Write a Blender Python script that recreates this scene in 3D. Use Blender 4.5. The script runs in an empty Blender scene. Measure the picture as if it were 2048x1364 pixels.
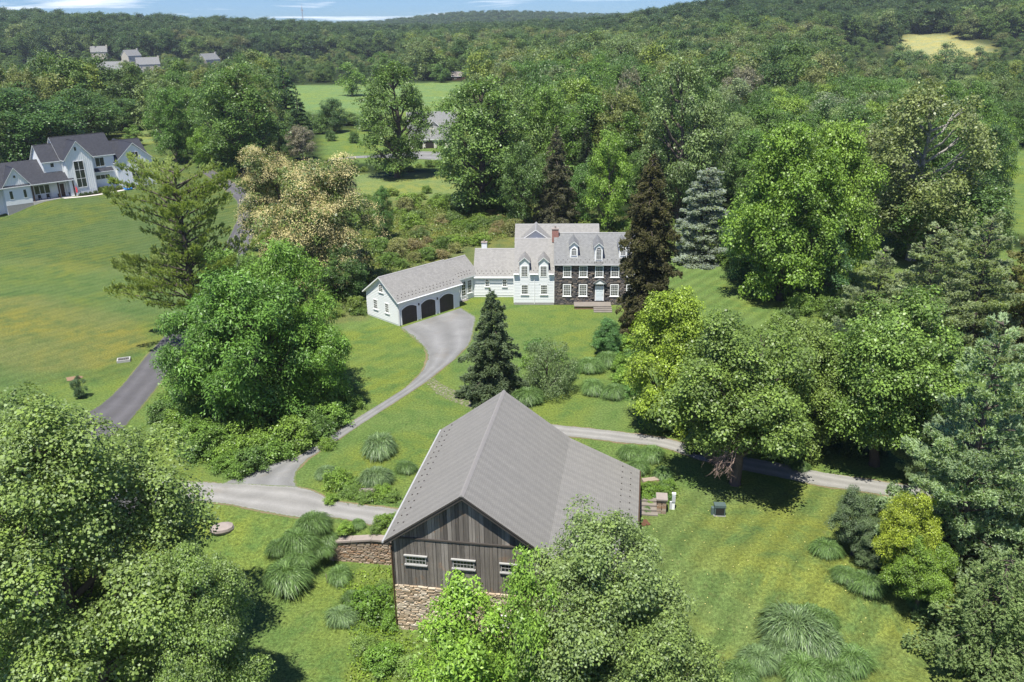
import bpy, math, random
import numpy as np
from mathutils import Vector, Matrix

SC = bpy.context.scene
COL = SC.collection
RNG = np.random.default_rng(7)
random.seed(7)
rad = math.radians

# ------------------------------------------------------------------ camera, sky, sun
CAM_H = 38.0; FPX = 1671.33; PITCH = rad(20.98); ROLL = rad(0.68)
cam_data = bpy.data.cameras.new("camera")
cam_data.sensor_width = 36.0
cam_data.lens = 36.0 * FPX / 2048.0
cam_data.clip_start = 0.5
cam_data.clip_end = 30000.0
cam = bpy.data.objects.new("camera", cam_data)
COL.objects.link(cam)
MCAM = Matrix.Rotation(math.pi / 2 - PITCH, 3, 'X') @ Matrix.Rotation(-ROLL, 3, 'Z')
cam.matrix_world = Matrix.Translation((0, 0, CAM_H)) @ MCAM.to_4x4()
SC.camera = cam

SUN_EL = rad(69.0); SUN_AZ = rad(203.0)      # azimuth clockwise from +Y
world = bpy.data.worlds.new("World"); SC.world = world; world.use_nodes = True
wn = world.node_tree; wn.nodes.clear()
def N(t, k, **kw):
    n = t.nodes.new(k)
    for a, b in kw.items():
        setattr(n, a, b)
    return n
wout = N(wn, 'ShaderNodeOutputWorld'); wbg = N(wn, 'ShaderNodeBackground')
sky = N(wn, 'ShaderNodeTexSky', sky_type='NISHITA', sun_disc=False)
sky.sun_elevation = SUN_EL; sky.sun_rotation = SUN_AZ
sky.air_density = 1.0; sky.dust_density = 0.0; sky.ozone_density = 1.5; sky.altitude = 0
wtc = N(wn, 'ShaderNodeTexCoord'); wsep = N(wn, 'ShaderNodeSeparateXYZ')
wn.links.new(wtc.outputs['Generated'], wsep.inputs[0])
def wm(op, a, b=None, c=None):
    n = N(wn, 'ShaderNodeMath', operation=op)
    for i, v in enumerate((a, b, c)):
        if v is None: continue
        if isinstance(v, (int, float)): n.inputs[i].default_value = v
        else: wn.links.new(v, n.inputs[i])
    return n.outputs[0]
wz = wm('ADD', wm('MAXIMUM', wsep.outputs[2], 0.0), 0.035)
wx = wm('DIVIDE', wsep.outputs[0], wz); wy = wm('DIVIDE', wsep.outputs[1], wz)
wcmb = N(wn, 'ShaderNodeCombineXYZ')
wn.links.new(wx, wcmb.inputs[0]); wn.links.new(wy, wcmb.inputs[1])
wno = N(wn, 'ShaderNodeTexNoise'); wno.inputs['Scale'].default_value = 0.16; wno.inputs['Detail'].default_value = 7
wno.inputs['Roughness'].default_value = 0.55; wno.inputs['Distortion'].default_value = 0.3
wn.links.new(wcmb.outputs[0], wno.inputs['Vector'])
wrp = N(wn, 'ShaderNodeValToRGB'); wrp.color_ramp.elements[0].position = 0.55; wrp.color_ramp.elements[1].position = 0.64
wn.links.new(wno.outputs['Fac'], wrp.inputs[0])
wmx = N(wn, 'ShaderNodeMix', data_type='RGBA')
wn.links.new(wm('MULTIPLY', wrp.outputs[0], 0.85), wmx.inputs[0])
wmx.inputs[7].default_value = (12, 12.3, 12.8, 1)
whs = N(wn, 'ShaderNodeHueSaturation'); whs.inputs['Saturation'].default_value = 1.1
wn.links.new(sky.outputs[0], whs.inputs['Color'])
wtn = N(wn, 'ShaderNodeMix', data_type='RGBA', blend_type='MULTIPLY'); wtn.inputs[0].default_value = 1.0
wtn.inputs[7].default_value = (0.31, 0.55, 1.10, 1); wn.links.new(whs.outputs[0], wtn.inputs[6]); wn.links.new(wtn.outputs[2], wmx.inputs[6])
wn.links.new(wmx.outputs[2], wbg.inputs[0]); wbg.inputs[1].default_value = 0.075
wn.links.new(wbg.outputs[0], wout.inputs[0])

sl = bpy.data.lights.new("sun", 'SUN'); sl.energy = 5.0; sl.angle = rad(0.53); sl.color = (1.0, 0.965, 0.87)
sun = bpy.data.objects.new("sun", sl); COL.objects.link(sun)
sv = Vector((math.sin(SUN_AZ) * math.cos(SUN_EL), math.cos(SUN_AZ) * math.cos(SUN_EL), math.sin(SUN_EL)))
sun.rotation_euler = (-sv).to_track_quat('-Z', 'Y').to_euler(); sun.location = (0, 0, 200)
SC.view_settings.view_transform = 'Standard'; SC.view_settings.look = 'None'
SC.view_settings.exposure = 0.80; SC.view_settings.gamma = 1.0; SC.view_settings.use_curve_mapping = False
SC.render.engine = 'CYCLES'
SC.cycles.max_bounces = 7; SC.cycles.transparent_max_bounces = 6
SC.cycles.diffuse_bounces = 2; SC.cycles.transmission_bounces = 3; SC.cycles.volume_bounces = 0

# ------------------------------------------------------------------ terrain height
def sstep(a, b, x):
    t = np.clip((x - a) / (b - a), 0, 1); return t * t * (3 - 2 * t)
HILL_AZ = [-180, -60, -40, -30, -17, -8, 0, 6, 12, 20, 30, 45, 60, 180]
HILL_A = [20, 38, 38, 32, 19, 5, 9, 15, 33, 50, 66, 68, 45, 20]
NH_O = np.array([-110.67, 182.6]); NH_T = rad(45)
def height(x, y):
    x = np.asarray(x, float); y = np.asarray(y, float)
    az = np.degrees(np.arctan2(x, np.maximum(y, 1.0))); d = np.hypot(x, y)
    A = np.interp(az, HILL_AZ, HILL_A)
    d0 = np.interp(az, [-30, 0, 8, 14, 22, 30], [850, 800, 560, 480, 620, 640])
    d1 = np.interp(az, [-30, 0, 8, 14, 22, 30], [1300, 1300, 1150, 1150, 1350, 1250])
    z = A * sstep(d0, d1, d) * (y > 0)
    z = z + 34 * sstep(2100, 2900, d) * np.exp(-((az + 1) / 7.0) ** 2)
    # gentle roll of the far ground
    z = z + 1.2 * np.sin(x / 90.0 + 1) * np.sin(y / 120.0) * sstep(230, 500, d)
    # lower yard in front of the barn (bank barn): sharp at the retaining wall, a slope elsewhere
    yl = 56.4 - 0.163 * (x + 10)
    near_wall = sstep(-16.5, -14.8, x) * (1 - sstep(7.0, 9.5, x))
    w0 = yl - (0.25 * near_wall + 7.0 * (1 - near_wall)); w1 = yl + (0.25 * near_wall + 1.5 * (1 - near_wall))
    z = z - 2.49 * (1 - sstep(w0, w1, y)) * sstep(-34, -22, x) - 2.49 * (1 - sstep(w0, w1, y)) * (1 - sstep(-34, -22, x)) * 0.25
    # ground falls away at the left corner of the new farmhouse
    u = (x - NH_O[0]) * math.cos(NH_T) + (y - NH_O[1]) * math.sin(NH_T)
    v = -(x - NH_O[0]) * math.sin(NH_T) + (y - NH_O[1]) * math.cos(NH_T)
    z = z + 1.25 * np.exp(-(np.maximum(np.abs(u - 16) - 16, 0) / 14) ** 2 - (np.maximum(np.abs(v - 4) - 6, 0) / 14) ** 2)
    z = z - 2.5 * np.exp(-((u + 2) / 6.5) ** 2 - ((v + 1) / 9.0) ** 2)
    return z
def hz(x, y): return float(height(x, y))

def cam_ray(px, py):
    d = MCAM @ Vector(((px - 1024) / FPX, -(py - 682) / FPX, -1.0)); return d
def ground_at(px, py):
    """where the line of sight through a pixel of the photograph meets the ground"""
    d = cam_ray(px, py); o = Vector((0, 0, CAM_H)); t = 20.0; step = 1.0
    for _ in range(4000):
        p = o + d * t
        if p.z <= hz(p.x, p.y): break
        t += step; step = max(0.5, t * 0.006)
    a, b = t - step, t
    for _ in range(18):
        m = (a + b) / 2; p = o + d * m
        if p.z <= hz(p.x, p.y): b = m
        else: a = m
    p = o + d * b
    return p.x, p.y, hz(p.x, p.y)
def project(x, y, z):
    v = MCAM.transposed() @ (Vector((x, y, z)) - Vector((0, 0, CAM_H)))
    if v.z > -0.1: return None
    return 1024 + FPX * v.x / -v.z, 682 - FPX * v.y / -v.z
def top_height(px, py, x, y, z):
    """height above z of the sight line through (px,py) over the spot (x,y)"""
    d = cam_ray(px, py); t = math.hypot(x, y) / math.hypot(d.x, d.y)
    return CAM_H + d.z * t - z

# ------------------------------------------------------------------ materials
def new_mat(name):
    m = bpy.data.materials.new(name); m.use_nodes = True; m.node_tree.nodes.clear(); return m, m.node_tree
def lk(t, a, b): t.links.new(a, b)
def mth(t, op, a, b=None, c=None, clamp=False):
    n = N(t, 'ShaderNodeMath', operation=op); n.use_clamp = clamp
    for i, v in enumerate((a, b, c)):
        if v is None: continue
        if isinstance(v, (int, float)): n.inputs[i].default_value = v
        else: lk(t, v, n.inputs[i])
    return n.outputs[0]
def mixc(t, f, a, b, mode='MIX'):
    n = N(t, 'ShaderNodeMix', data_type='RGBA', blend_type=mode)
    for i, v in ((0, f), (6, a), (7, b)):
        if isinstance(v, (int, float)): n.inputs[i].default_value = v
        elif isinstance(v, tuple): n.inputs[i].default_value = v if len(v) == 4 else (*v, 1)
        else: lk(t, v, n.inputs[i])
    return n.outputs[2]
def noise(t, vec, scale, detail=4, rough=0.55, dist=0.0):
    n = N(t, 'ShaderNodeTexNoise'); n.inputs['Scale'].default_value = scale; n.inputs['Detail'].default_value = detail
    n.inputs['Roughness'].default_value = rough; n.inputs['Distortion'].default_value = dist
    if vec is not None: lk(t, vec, n.inputs['Vector'])
    return n.outputs['Fac']
def ramp(t, f, stops):
    n = N(t, 'ShaderNodeValToRGB'); e = n.color_ramp.elements
    while len(e) < len(stops): e.new(0.5)
    for i, (p, c) in enumerate(stops):
        e[i].position = p; e[i].color = (*c, 1) if len(c) == 3 else c
    lk(t, f, n.inputs[0]); return n.outputs[0]
def mapping(t, vec, sc=(1, 1, 1), rot=(0, 0, 0)):
    n = N(t, 'ShaderNodeMapping'); n.inputs['Scale'].default_value = sc; n.inputs['Rotation'].default_value = rot
    lk(t, vec, n.inputs['Vector']); return n.outputs[0]
def bump(t, h, strength=0.3, dist=0.05):
    n = N(t, 'ShaderNodeBump'); n.inputs['Strength'].default_value = strength; n.inputs['Distance'].default_value = dist
    lk(t, h, n.inputs['Height']); return n.outputs[0]
def princ(t, col, rough=0.7, spec=0.3, nrm=None, metal=0.0):
    p = N(t, 'ShaderNodeBsdfPrincipled'); o = N(t, 'ShaderNodeOutputMaterial')
    if isinstance(col, tuple): p.inputs['Base Color'].default_value = (*col, 1) if len(col) == 3 else col
    else: lk(t, col, p.inputs['Base Color'])
    if isinstance(rough, (int, float)): p.inputs['Roughness'].default_value = rough
    else: lk(t, rough, p.inputs['Roughness'])
    p.inputs['Specular IOR Level'].default_value = spec; p.inputs['Metallic'].default_value = metal
    if nrm is not None: lk(t, nrm, p.inputs['Normal'])
    lk(t, p.outputs[0], o.inputs[0]); return p
def plain(name, col, rough=0.6, spec=0.3, var=0.12, scale=3.0, metal=0.0):
    m, t = new_mat(name); tc = N(t, 'ShaderNodeTexCoord')
    f = noise(t, tc.outputs['Object'], scale, 5)
    c = mixc(t, f, tuple(v * (1 - var) for v in col), tuple(min(1, v * (1 + var)) for v in col))
    princ(t, c, rough, spec, bump(t, f, 0.1, 0.02), metal); return m

def leaf_mat(name, trans=0.32, pale=0.0, tw=0.9, warm=(1.25, 1.15, 0.55), rnd=False, cols=None, rough=0.45, spec=0.25):
    m, t = new_mat(name)
    oi = N(t, 'ShaderNodeObjectInfo'); at = N(t, 'ShaderNodeAttribute'); at.attribute_name = 'tint'
    if rnd: base = ramp(t, oi.outputs['Random'], cols)
    else: base = oi.outputs['Color']
    tint = at.outputs['Fac']
    k = mth(t, 'ADD', mth(t, 'MULTIPLY', tint, tw), 1.0 - tw * 0.5)
    vm = N(t, 'ShaderNodeVectorMath', operation='SCALE'); lk(t, base, vm.inputs[0]); lk(t, k, vm.inputs['Scale'])
    w = N(t, 'ShaderNodeVectorMath', operation='MULTIPLY'); lk(t, vm.outputs[0], w.inputs[0]); w.inputs[1].default_value = warm
    c = mixc(t, mth(t, 'MULTIPLY', tint, 0.55, clamp=True), vm.outputs[0], w.outputs[0])
    if pale > 0:
        g = N(t, 'ShaderNodeNewGeometry')
        c = mixc(t, mth(t, 'MULTIPLY', g.outputs['Backfacing'], pale), c, (0.33, 0.41, 0.22))
    p = N(t, 'ShaderNodeBsdfPrincipled'); lk(t, c, p.inputs['Base Color'])
    p.inputs['Roughness'].default_value = rough; p.inputs['Specular IOR Level'].default_value = spec
    tr = N(t, 'ShaderNodeBsdfTranslucent')
    w2 = N(t, 'ShaderNodeVectorMath', operation='MULTIPLY'); lk(t, c, w2.inputs[0]); w2.inputs[1].default_value = (1.3, 1.35, 0.5)
    lk(t, w2.outputs[0], tr.inputs[0])
    mx = N(t, 'ShaderNodeMixShader'); mx.inputs[0].default_value = trans
    lk(t, p.outputs[0], mx.inputs[1]); lk(t, tr.outputs[0], mx.inputs[2])
    o = N(t, 'ShaderNodeOutputMaterial'); lk(t, mx.outputs[0], o.inputs[0]); return m
M = {}
M['leaf'] = leaf_mat('leaf', trans=0.24, pale=0.05, tw=1.15, rough=0.42, spec=0.35)
M['leaf_pale'] = leaf_mat('pale_backed_leaf', pale=0.6, tw=1.15, trans=0.24, spec=0.28, rough=0.5)
M['needle'] = leaf_mat('needle', trans=0.42, tw=0.9, pale=0.1, warm=(1.2, 1.1, 0.8), rough=0.6)
M['blossom'] = leaf_mat('blossom', trans=0.2, tw=0.6, warm=(1.15, 1.05, 0.8), rough=0.8, spec=0.1)
M['blade'] = leaf_mat('grass_blade', trans=0.3, tw=1.0, warm=(1.3, 1.15, 0.9), rough=0.4, spec=0.35)
M['wood_leaf'] = leaf_mat('woodland_leaf', trans=0.26, pale=0.1, rnd=True, cols=[(0.0, (0.045, 0.09, 0.030)), (0.3, (0.115, 0.185, 0.050)), (0.5, (0.065, 0.125, 0.046)), (0.7, (0.16, 0.215, 0.09)), (0.85, (0.15, 0.16, 0.08)), (1.0, (0.20, 0.265, 0.06))])

def bark_mat():
    m, t = new_mat('bark'); tc = N(t, 'ShaderNodeTexCoord'); oi = N(t, 'ShaderNodeObjectInfo')
    f = noise(t, mapping(t, tc.outputs['Object'], (5, 5, 0.8)), 2.0, 6, 0.7)
    c = mixc(t, f, (0.35, 0.35, 0.35), (1.4, 1.4, 1.4)); c = mixc(t, 1.0, oi.outputs['Color'], c, 'MULTIPLY')
    princ(t, c, 0.9, 0.1, bump(t, f, 0.7, 0.06)); return m
M['bark'] = bark_mat()

def ground_mat():
    m, t = new_mat('ground'); tc = N(t, 'ShaderNodeTexCoord'); P = tc.outputs['Object']
    at = N(t, 'ShaderNodeAttribute'); at.attribute_name = 'cover'
    a2 = N(t, 'ShaderNodeAttribute'); a2.attribute_name = 'mown'
    big = noise(t, P, 0.06, 4, 0.6, 0.6); mid = noise(t, P, 0.35, 5, 0.62, 0.4); fine = noise(t, P, 4.5, 4, 0.75); vfine = noise(t, P, 16.0, 2, 0.7)
    base = at.outputs['Color']
    yel = mixc(t, 1.0, base, (1.26, 1.08, 0.75), 'MULTIPLY'); drk = mixc(t, 1.0, base, (0.74, 0.84, 0.80), 'MULTIPLY')
    c = mixc(t, ramp(t, big, [(0.42, (0, 0, 0)), (0.62, (1, 1, 1))]), base, yel)
    c = mixc(t, ramp(t, mid, [(0.35, (1, 1, 1)), (0.55, (0, 0, 0))]), c, drk)
    dry = ramp(t, noise(t, P, 0.8, 5, 0.7, 1.0), [(0.60, (0, 0, 0)), (0.74, (1, 1, 1))])
    c = mixc(t, mth(t, 'MULTIPLY', dry, 0.32), c, (0.20, 0.18, 0.08))
    k = mth(t, 'MAXIMUM', mth(t, 'ADD', mth(t, 'MULTIPLY', fine, 2.6), -0.3), 0.25); k2 = mth(t, 'ADD', mth(t, 'MULTIPLY', vfine, 1.8), 0.10)
    kk = mth(t, 'MULTIPLY', k, k2)
    # mowing stripes, bent by a slow noise
    wv = N(t, 'ShaderNodeTexWave', wave_type='BANDS', bands_direction='X')
    wv.inputs['Scale'].default_value = 0.16; wv.inputs['Distortion'].default_value = 1.6; wv.inputs['Detail'].default_value = 2; wv.inputs['Detail Scale'].default_value = 0.25
    lk(t, mapping(t, P, (1, 1, 1), (0, 0, rad(38))), wv.inputs['Vector'])
    st = mth(t, 'ADD', mth(t, 'MULTIPLY', mth(t, 'SUBTRACT', wv.outputs['Fac'], 0.5), mth(t, 'MULTIPLY', a2.outputs['Fac'], 0.24)), 1.0)
    kk = mth(t, 'MULTIPLY', kk, st)
    vm = N(t, 'ShaderNodeVectorMath', operation='SCALE'); lk(t, c, vm.inputs[0]); lk(t, kk, vm.inputs['Scale'])
    h = mth(t, 'ADD', fine, mth(t, 'MULTIPLY', vfine, 0.6))
    princ(t, vm.outputs[0], 0.95, 0.08, bump(t, h, 0.9, 0.12)); return m
M['ground'] = ground_mat()

def gravel_mat(name, a, b, sc=1.0, patch=(0.2, 0.15, 0.09), pf=0.25):
    m, t = new_mat(name); tc = N(t, 'ShaderNodeTexCoord'); P = tc.outputs['Object']; at = N(t, 'ShaderNodeAttribute'); at.attribute_name = 'across'
    f = noise(t, P, 9 * sc, 4, 0.8); g = noise(t, P, 0.5, 5, 0.6, 0.5); v = noise(t, P, 30 * sc, 2, 0.6)
    c = mixc(t, f, a, b); c = mixc(t, 1.0, c, mixc(t, g, (0.72, 0.72, 0.72), (1.22, 1.2, 1.18)), 'MULTIPLY')
    c = mixc(t, mth(t, 'MULTIPLY', ramp(t, noise(t, P, 0.23, 5, 0.65, 1.0), [(0.58, (0, 0, 0)), (0.72, (1, 1, 1))]), pf), c, patch)
    k = mth(t, 'ADD', at.outputs['Fac'], mth(t, 'MULTIPLY', mth(t, 'SUBTRACT', noise(t, P, 0.35, 3, 0.6), 0.5), 0.22))
    tr = ramp(t, k, [(0.0, (1, 1, 1)), (0.10, (0.84, 0.84, 0.82)), (0.28, (1.08, 1.08, 1.08)), (0.46, (0.86, 0.86, 0.85)), (0.54, (0.86, 0.86, 0.85)), (0.72, (1.08, 1.08, 1.08)), (0.92, (0.84, 0.84, 0.82)), (1.0, (0.95, 0.95, 0.95))])
    c = mixc(t, 1.0, c, tr, 'MULTIPLY')
    ed = mth(t, 'ABSOLUTE', mth(t, 'MULTIPLY', mth(t, 'SUBTRACT', at.outputs['Fac'], 0.5), 2.0)); ed = mth(t, 'MULTIPLY', ed, mth(t, 'GREATER_THAN', at.outputs['Fac'], 0.0001))
    gr = mth(t, 'GREATER_THAN', mth(t, 'ADD', ed, mth(t, 'MULTIPLY', noise(t, P, 3.0, 5, 0.75), 0.34)), 1.13)
    c = mixc(t, mth(t, 'MULTIPLY', gr, 0.85), c, (0.105, 0.145, 0.04))
    princ(t, c, 0.9, 0.15, bump(t, mth(t, 'ADD', f, v), 0.5, 0.04)); return m
def worn_mat():
    m = gravel_mat('worn_path', (0.17, 0.16, 0.10), (0.34, 0.32, 0.26)); t = m.node_tree; p = [n for n in t.nodes if n.type == 'BSDF_PRINCIPLED'][0]; o = [n for n in t.nodes if n.type == 'OUTPUT_MATERIAL'][0]
    tc = N(t, 'ShaderNodeTexCoord'); f = ramp(t, noise(t, tc.outputs['Object'], 3.2, 5, 0.75), [(0.46, (0, 0, 0)), (0.60, (1, 1, 1))]); tr = N(t, 'ShaderNodeBsdfTransparent'); mx = N(t, 'ShaderNodeMixShader')
    lk(t, f, mx.inputs[0]); lk(t, tr.outputs[0], mx.inputs[1]); lk(t, p.outputs[0], mx.inputs[2]); lk(t, mx.outputs[0], o.inputs[0]); return m
M['gravel'] = gravel_mat('gravel', (0.145, 0.146, 0.144), (0.255, 0.256, 0.253))
M['gravel_pale'] = gravel_mat('pale_gravel', (0.185, 0.182, 0.172), (0.32, 0.315, 0.30))
M['asphalt'] = gravel_mat('asphalt', (0.085, 0.083, 0.09), (0.125, 0.122, 0.13), 1.4, (0.1, 0.095, 0.09), 0.3)
M['edge_soil'] = gravel_mat('edge_soil', (0.16, 0.12, 0.07), (0.26, 0.2, 0.13), 1.0)

def roof_mat(name, a, b, bw=0.30, bh=0.22, mortar=0.012, streak=0.0, spec=0.3, rough=0.7, bs=0.4):
    m, t = new_mat(name); uv = N(t, 'ShaderNodeUVMap'); uv.uv_map = 'UVMap'; P = uv.outputs[0]
    br = N(t, 'ShaderNodeTexBrick'); lk(t, P, br.inputs['Vector']); br.offset = 0.5
    br.inputs['Color1'].default_value = (*a, 1); br.inputs['Color2'].default_value = (*b, 1); br.inputs['Mortar'].default_value = tuple(v * 0.8 for v in a) + (1,)
    br.inputs['Scale'].default_value = 1.0; br.inputs['Mortar Size'].default_value = mortar; br.inputs['Brick Width'].default_value = bw; br.inputs['Row Height'].default_value = bh
    br.inputs['Bias'].default_value = 0.0
    g = noise(t, P, 0.7, 6, 0.7, 0.3); c = mixc(t, 1.0, br.outputs['Color'], mixc(t, g, (0.9, 0.9, 0.9), (1.1, 1.095, 1.08)), 'MULTIPLY')
    st = noise(t, mapping(t, P, (2.6, 0.10, 1)), 1.0, 4, 0.6); c = mixc(t, 1.0, c, mixc(t, st, (0.86, 0.86, 0.87), (1.12, 1.12, 1.1)), 'MULTIPLY')
    if streak:
        w = N(t, 'ShaderNodeTexWave', wave_type='BANDS', bands_direction='X'); w.inputs['Scale'].default_value = 0.36; w.inputs['Distortion'].default_value = 0.5
        w.inputs['Detail'].default_value = 2
        lk(t, P, w.inputs['Vector']); c = mixc(t, 1.0, c, mixc(t, w.outputs['Fac'], (1 - streak,) * 3, (1 + streak,) * 3), 'MULTIPLY')
    princ(t, c, rough, spec, bump(t, br.outputs['Fac'], -bs, 0.02)); return m
M['house_roof'] = roof_mat('pale_slate_roof', (0.20, 0.195, 0.185), (0.245, 0.238, 0.227))
M['slate_roof'] = roof_mat('slate_roof', (0.150, 0.153, 0.153), (0.195, 0.198, 0.198))
M['barn_roof'] = roof_mat('barn_roof', (0.192, 0.185, 0.171), (0.212, 0.204, 0.189), 0.24, 0.16, 0.010, 0.05, bs=0.2)
M['dark_roof'] = roof_mat('dark_shingle_roof', (0.024, 0.026, 0.034), (0.044, 0.046, 0.058), 0.3, 0.15)
M['tan_roof'] = roof_mat('weathered_shingle_roof', (0.16, 0.14, 0.125), (0.24, 0.21, 0.19))
M['white'] = plain('white_paint', (0.70, 0.715, 0.715), 0.5, 0.3, 0.05)
M['trim'] = plain('white_trim', (0.80, 0.80, 0.79), 0.45, 0.35, 0.03)
M['ridge_tile'] = plain('ridge_tile', (0.27, 0.265, 0.26), 0.7); M['cap_metal'] = plain('warm_ridge_metal', (0.25, 0.235, 0.22), 0.6)
M['old_white'] = plain('chalky_white_paint', (0.36, 0.355, 0.34), 0.7, 0.2, 0.2, 5)
M['grey_trim'] = plain('grey_trim', (0.38, 0.38, 0.38), 0.5)
M['dark_trim'] = plain('weathered_dark_trim', (0.06, 0.052, 0.046), 0.7)
M['brown_post'] = plain('brown_timber', (0.075, 0.045, 0.03), 0.6)
M['foundation'] = plain('concrete', (0.30, 0.29, 0.28), 0.9, 0.2, 0.15)
M['brick'] = None
M['door_white'] = plain('pale_door', (0.62, 0.68, 0.70), 0.4)
M['garage_door'] = plain('dark_garage_door', (0.035, 0.028, 0.028), 0.5, 0.4)
M['metal_grey'] = plain('galvanised_metal', (0.45, 0.46, 0.48), 0.4, 0.5)
M['green_grey'] = plain('green_grey_enamel', (0.085, 0.12, 0.115), 0.5)
M['dark'] = plain('dark_grille', (0.02, 0.02, 0.02), 0.6)
M['blue'] = plain('blue_plastic', (0.03, 0.25, 0.75), 0.4)
M['orange'] = plain('orange_plastic', (0.6, 0.16, 0.04), 0.5)
M['red'] = plain('red_cloth', (0.55, 0.05, 0.06), 0.8)
M['beige'] = plain('beige_siding', (0.50, 0.46, 0.38), 0.7)
M['cream'] = plain('cream_siding', (0.60, 0.57, 0.50), 0.7)
M['concrete_path'] = plain('pale_concrete', (0.52, 0.49, 0.45), 0.9, 0.2, 0.1, 2)
M['mulch'] = plain('dark_mulch', (0.035, 0.025, 0.02), 0.95, 0.1, 0.4, 6)
M['car_white'] = plain('white_car_paint', (0.72, 0.72, 0.72), 0.2, 0.6, 0.01)
M['tyre'] = plain('tyre_rubber', (0.02, 0.02, 0.02), 0.8)
M['rust'] = plain('rusty_steel', (0.11, 0.055, 0.035), 0.8, 0.2, 0.3)
M['planter'] = plain('black_planter', (0.02, 0.02, 0.022), 0.5)
M['dead_wood'] = plain('dead_wood', (0.30, 0.22, 0.18), 0.9, 0.1, 0.25, 5)
def glass_mat():
    m, t = new_mat('window_glass'); tc = N(t, 'ShaderNodeTexCoord')
    f = noise(t, tc.outputs['Object'], 0.8, 3)
    c = mixc(t, f, (0.010, 0.013, 0.013), (0.045, 0.052, 0.05)); princ(t, c, 0.06, 0.8, bump(t, f, 0.05, 0.05)); return m
M['glass'] = glass_mat()
def brick_mat():
    m, t = new_mat('red_brick'); tc = N(t, 'ShaderNodeTexCoord')
    br = N(t, 'ShaderNodeTexBrick'); lk(t, mapping(t, tc.outputs['Object'], (1, 1, 1), (rad(90), 0, 0)), br.inputs['Vector'])
    br.inputs['Color1'].default_value = (0.24, 0.065, 0.045, 1); br.inputs['Color2'].default_value = (0.33, 0.11, 0.075, 1); br.inputs['Mortar'].default_value = (0.35, 0.3, 0.27, 1)
    br.inputs['Scale'].default_value = 1; br.inputs['Brick Width'].default_value = 0.22; br.inputs['Row Height'].default_value = 0.075; br.inputs['Mortar Size'].default_value = 0.01
    princ(t, br.outputs['Color'], 0.85, 0.2, bump(t, br.outputs['Fac'], -0.4, 0.02)); return m
M['brick'] = brick_mat()
def stone_mat(name, cols, sat=1.0, pos_noise=2.0):
    m, t = new_mat(name); tc = N(t, 'ShaderNodeTexCoord'); oi = N(t, 'ShaderNodeObjectInfo'); g = N(t, 'ShaderNodeNewGeometry')
    r = mth(t, 'FRACT', mth(t, 'ADD', oi.outputs['Random'], g.outputs['Random Per Island']))
    c = ramp(t, r, cols); f = noise(t, g.outputs['Position'], 3.5, 6, 0.7, 0.5)
    c = mixc(t, 1.0, c, mixc(t, f, (0.62, 0.6, 0.58), (1.4, 1.36, 1.3)), 'MULTIPLY')
    princ(t, c, 0.9, 0.15, bump(t, f, 0.6, 0.04)); return m
M['barn_stone'] = stone_mat('tan_fieldstone', [(0, (0.44, 0.37, 0.28)), (0.2, (0.33, 0.25, 0.17)), (0.4, (0.52, 0.46, 0.37)), (0.6, (0.25, 0.21, 0.17)), (0.75, (0.42, 0.33, 0.23)), (1, (0.54, 0.49, 0.42))])
M['ret_stone'] = stone_mat('brown_fieldstone', [(0, (0.27, 0.22, 0.18)), (0.25, (0.28, 0.18, 0.115)), (0.5, (0.35, 0.30, 0.25)), (0.75, (0.19, 0.15, 0.12)), (1, (0.33, 0.26, 0.19))])
M['house_stone'] = stone_mat('dark_schist', [(0, (0.06, 0.063, 0.075)), (0.3, (0.12, 0.115, 0.115)), (0.5, (0.20, 0.175, 0.155)), (0.7, (0.085, 0.085, 0.095)), (0.85, (0.24, 0.20, 0.17)), (1, (0.11, 0.112, 0.125))])
M['mortar'] = plain('mortar', (0.34, 0.29, 0.23), 0.95, 0.1, 0.3, 6)
M['dark_mortar'] = plain('dark_mortar', (0.08, 0.075, 0.07), 0.95, 0.1, 0.3, 6)
M['cap_stone'] = plain('cap_stone', (0.28, 0.24, 0.215), 0.9, 0.1, 0.25, 2)
M['pink_slab'] = plain('flagstone', (0.20, 0.178, 0.155), 0.9, 0.15, 0.25, 1.5)
def board_mat():
    m, t = new_mat('weathered_barn_board'); g = N(t, 'ShaderNodeNewGeometry'); oi = N(t, 'ShaderNodeObjectInfo'); tc = N(t, 'ShaderNodeTexCoord')
    P = g.outputs['Position']
    c = ramp(t, oi.outputs['Random'], [(0, (0.072, 0.066, 0.061)), (0.3, (0.150, 0.139, 0.127)), (0.55, (0.097, 0.088, 0.080)), (0.8, (0.22, 0.205, 0.19)), (1, (0.125, 0.112, 0.10))])
    st = noise(t, mapping(t, P, (14, 14, 0.45)), 1.0, 6, 0.72, 0.2); c = mixc(t, 1.0, c, mixc(t, st, (0.15, 0.14, 0.13), (2.3, 2.26, 2.2)), 'MULTIPLY')
    kn = noise(t, mapping(t, P, (5, 5, 4)), 1.3, 2, 0.5); c = mixc(t, ramp(t, kn, [(0.72, (0, 0, 0)), (0.76, (1, 1, 1))]), c, (0.24, 0.12, 0.05))
    wm_ = ramp(t, noise(t, P, 0.9, 4, 0.6), [(0.60, (0, 0, 0)), (0.70, (1, 1, 1))]); c = mixc(t, mth(t, 'MULTIPLY', wm_, 0.45), c, mixc(t, 1.0, c, (1.7, 1.15, 0.75), 'MULTIPLY'))
    big = noise(t, P, 0.5, 4, 0.6); c = mixc(t, 1.0, c, mixc(t, big, (0.72, 0.7, 0.68), (1.3, 1.3, 1.3)), 'MULTIPLY')
    princ(t, c, 0.85, 0.15, bump(t, st, 0.6, 0.03)); return m
M['board'] = board_mat()

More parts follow.
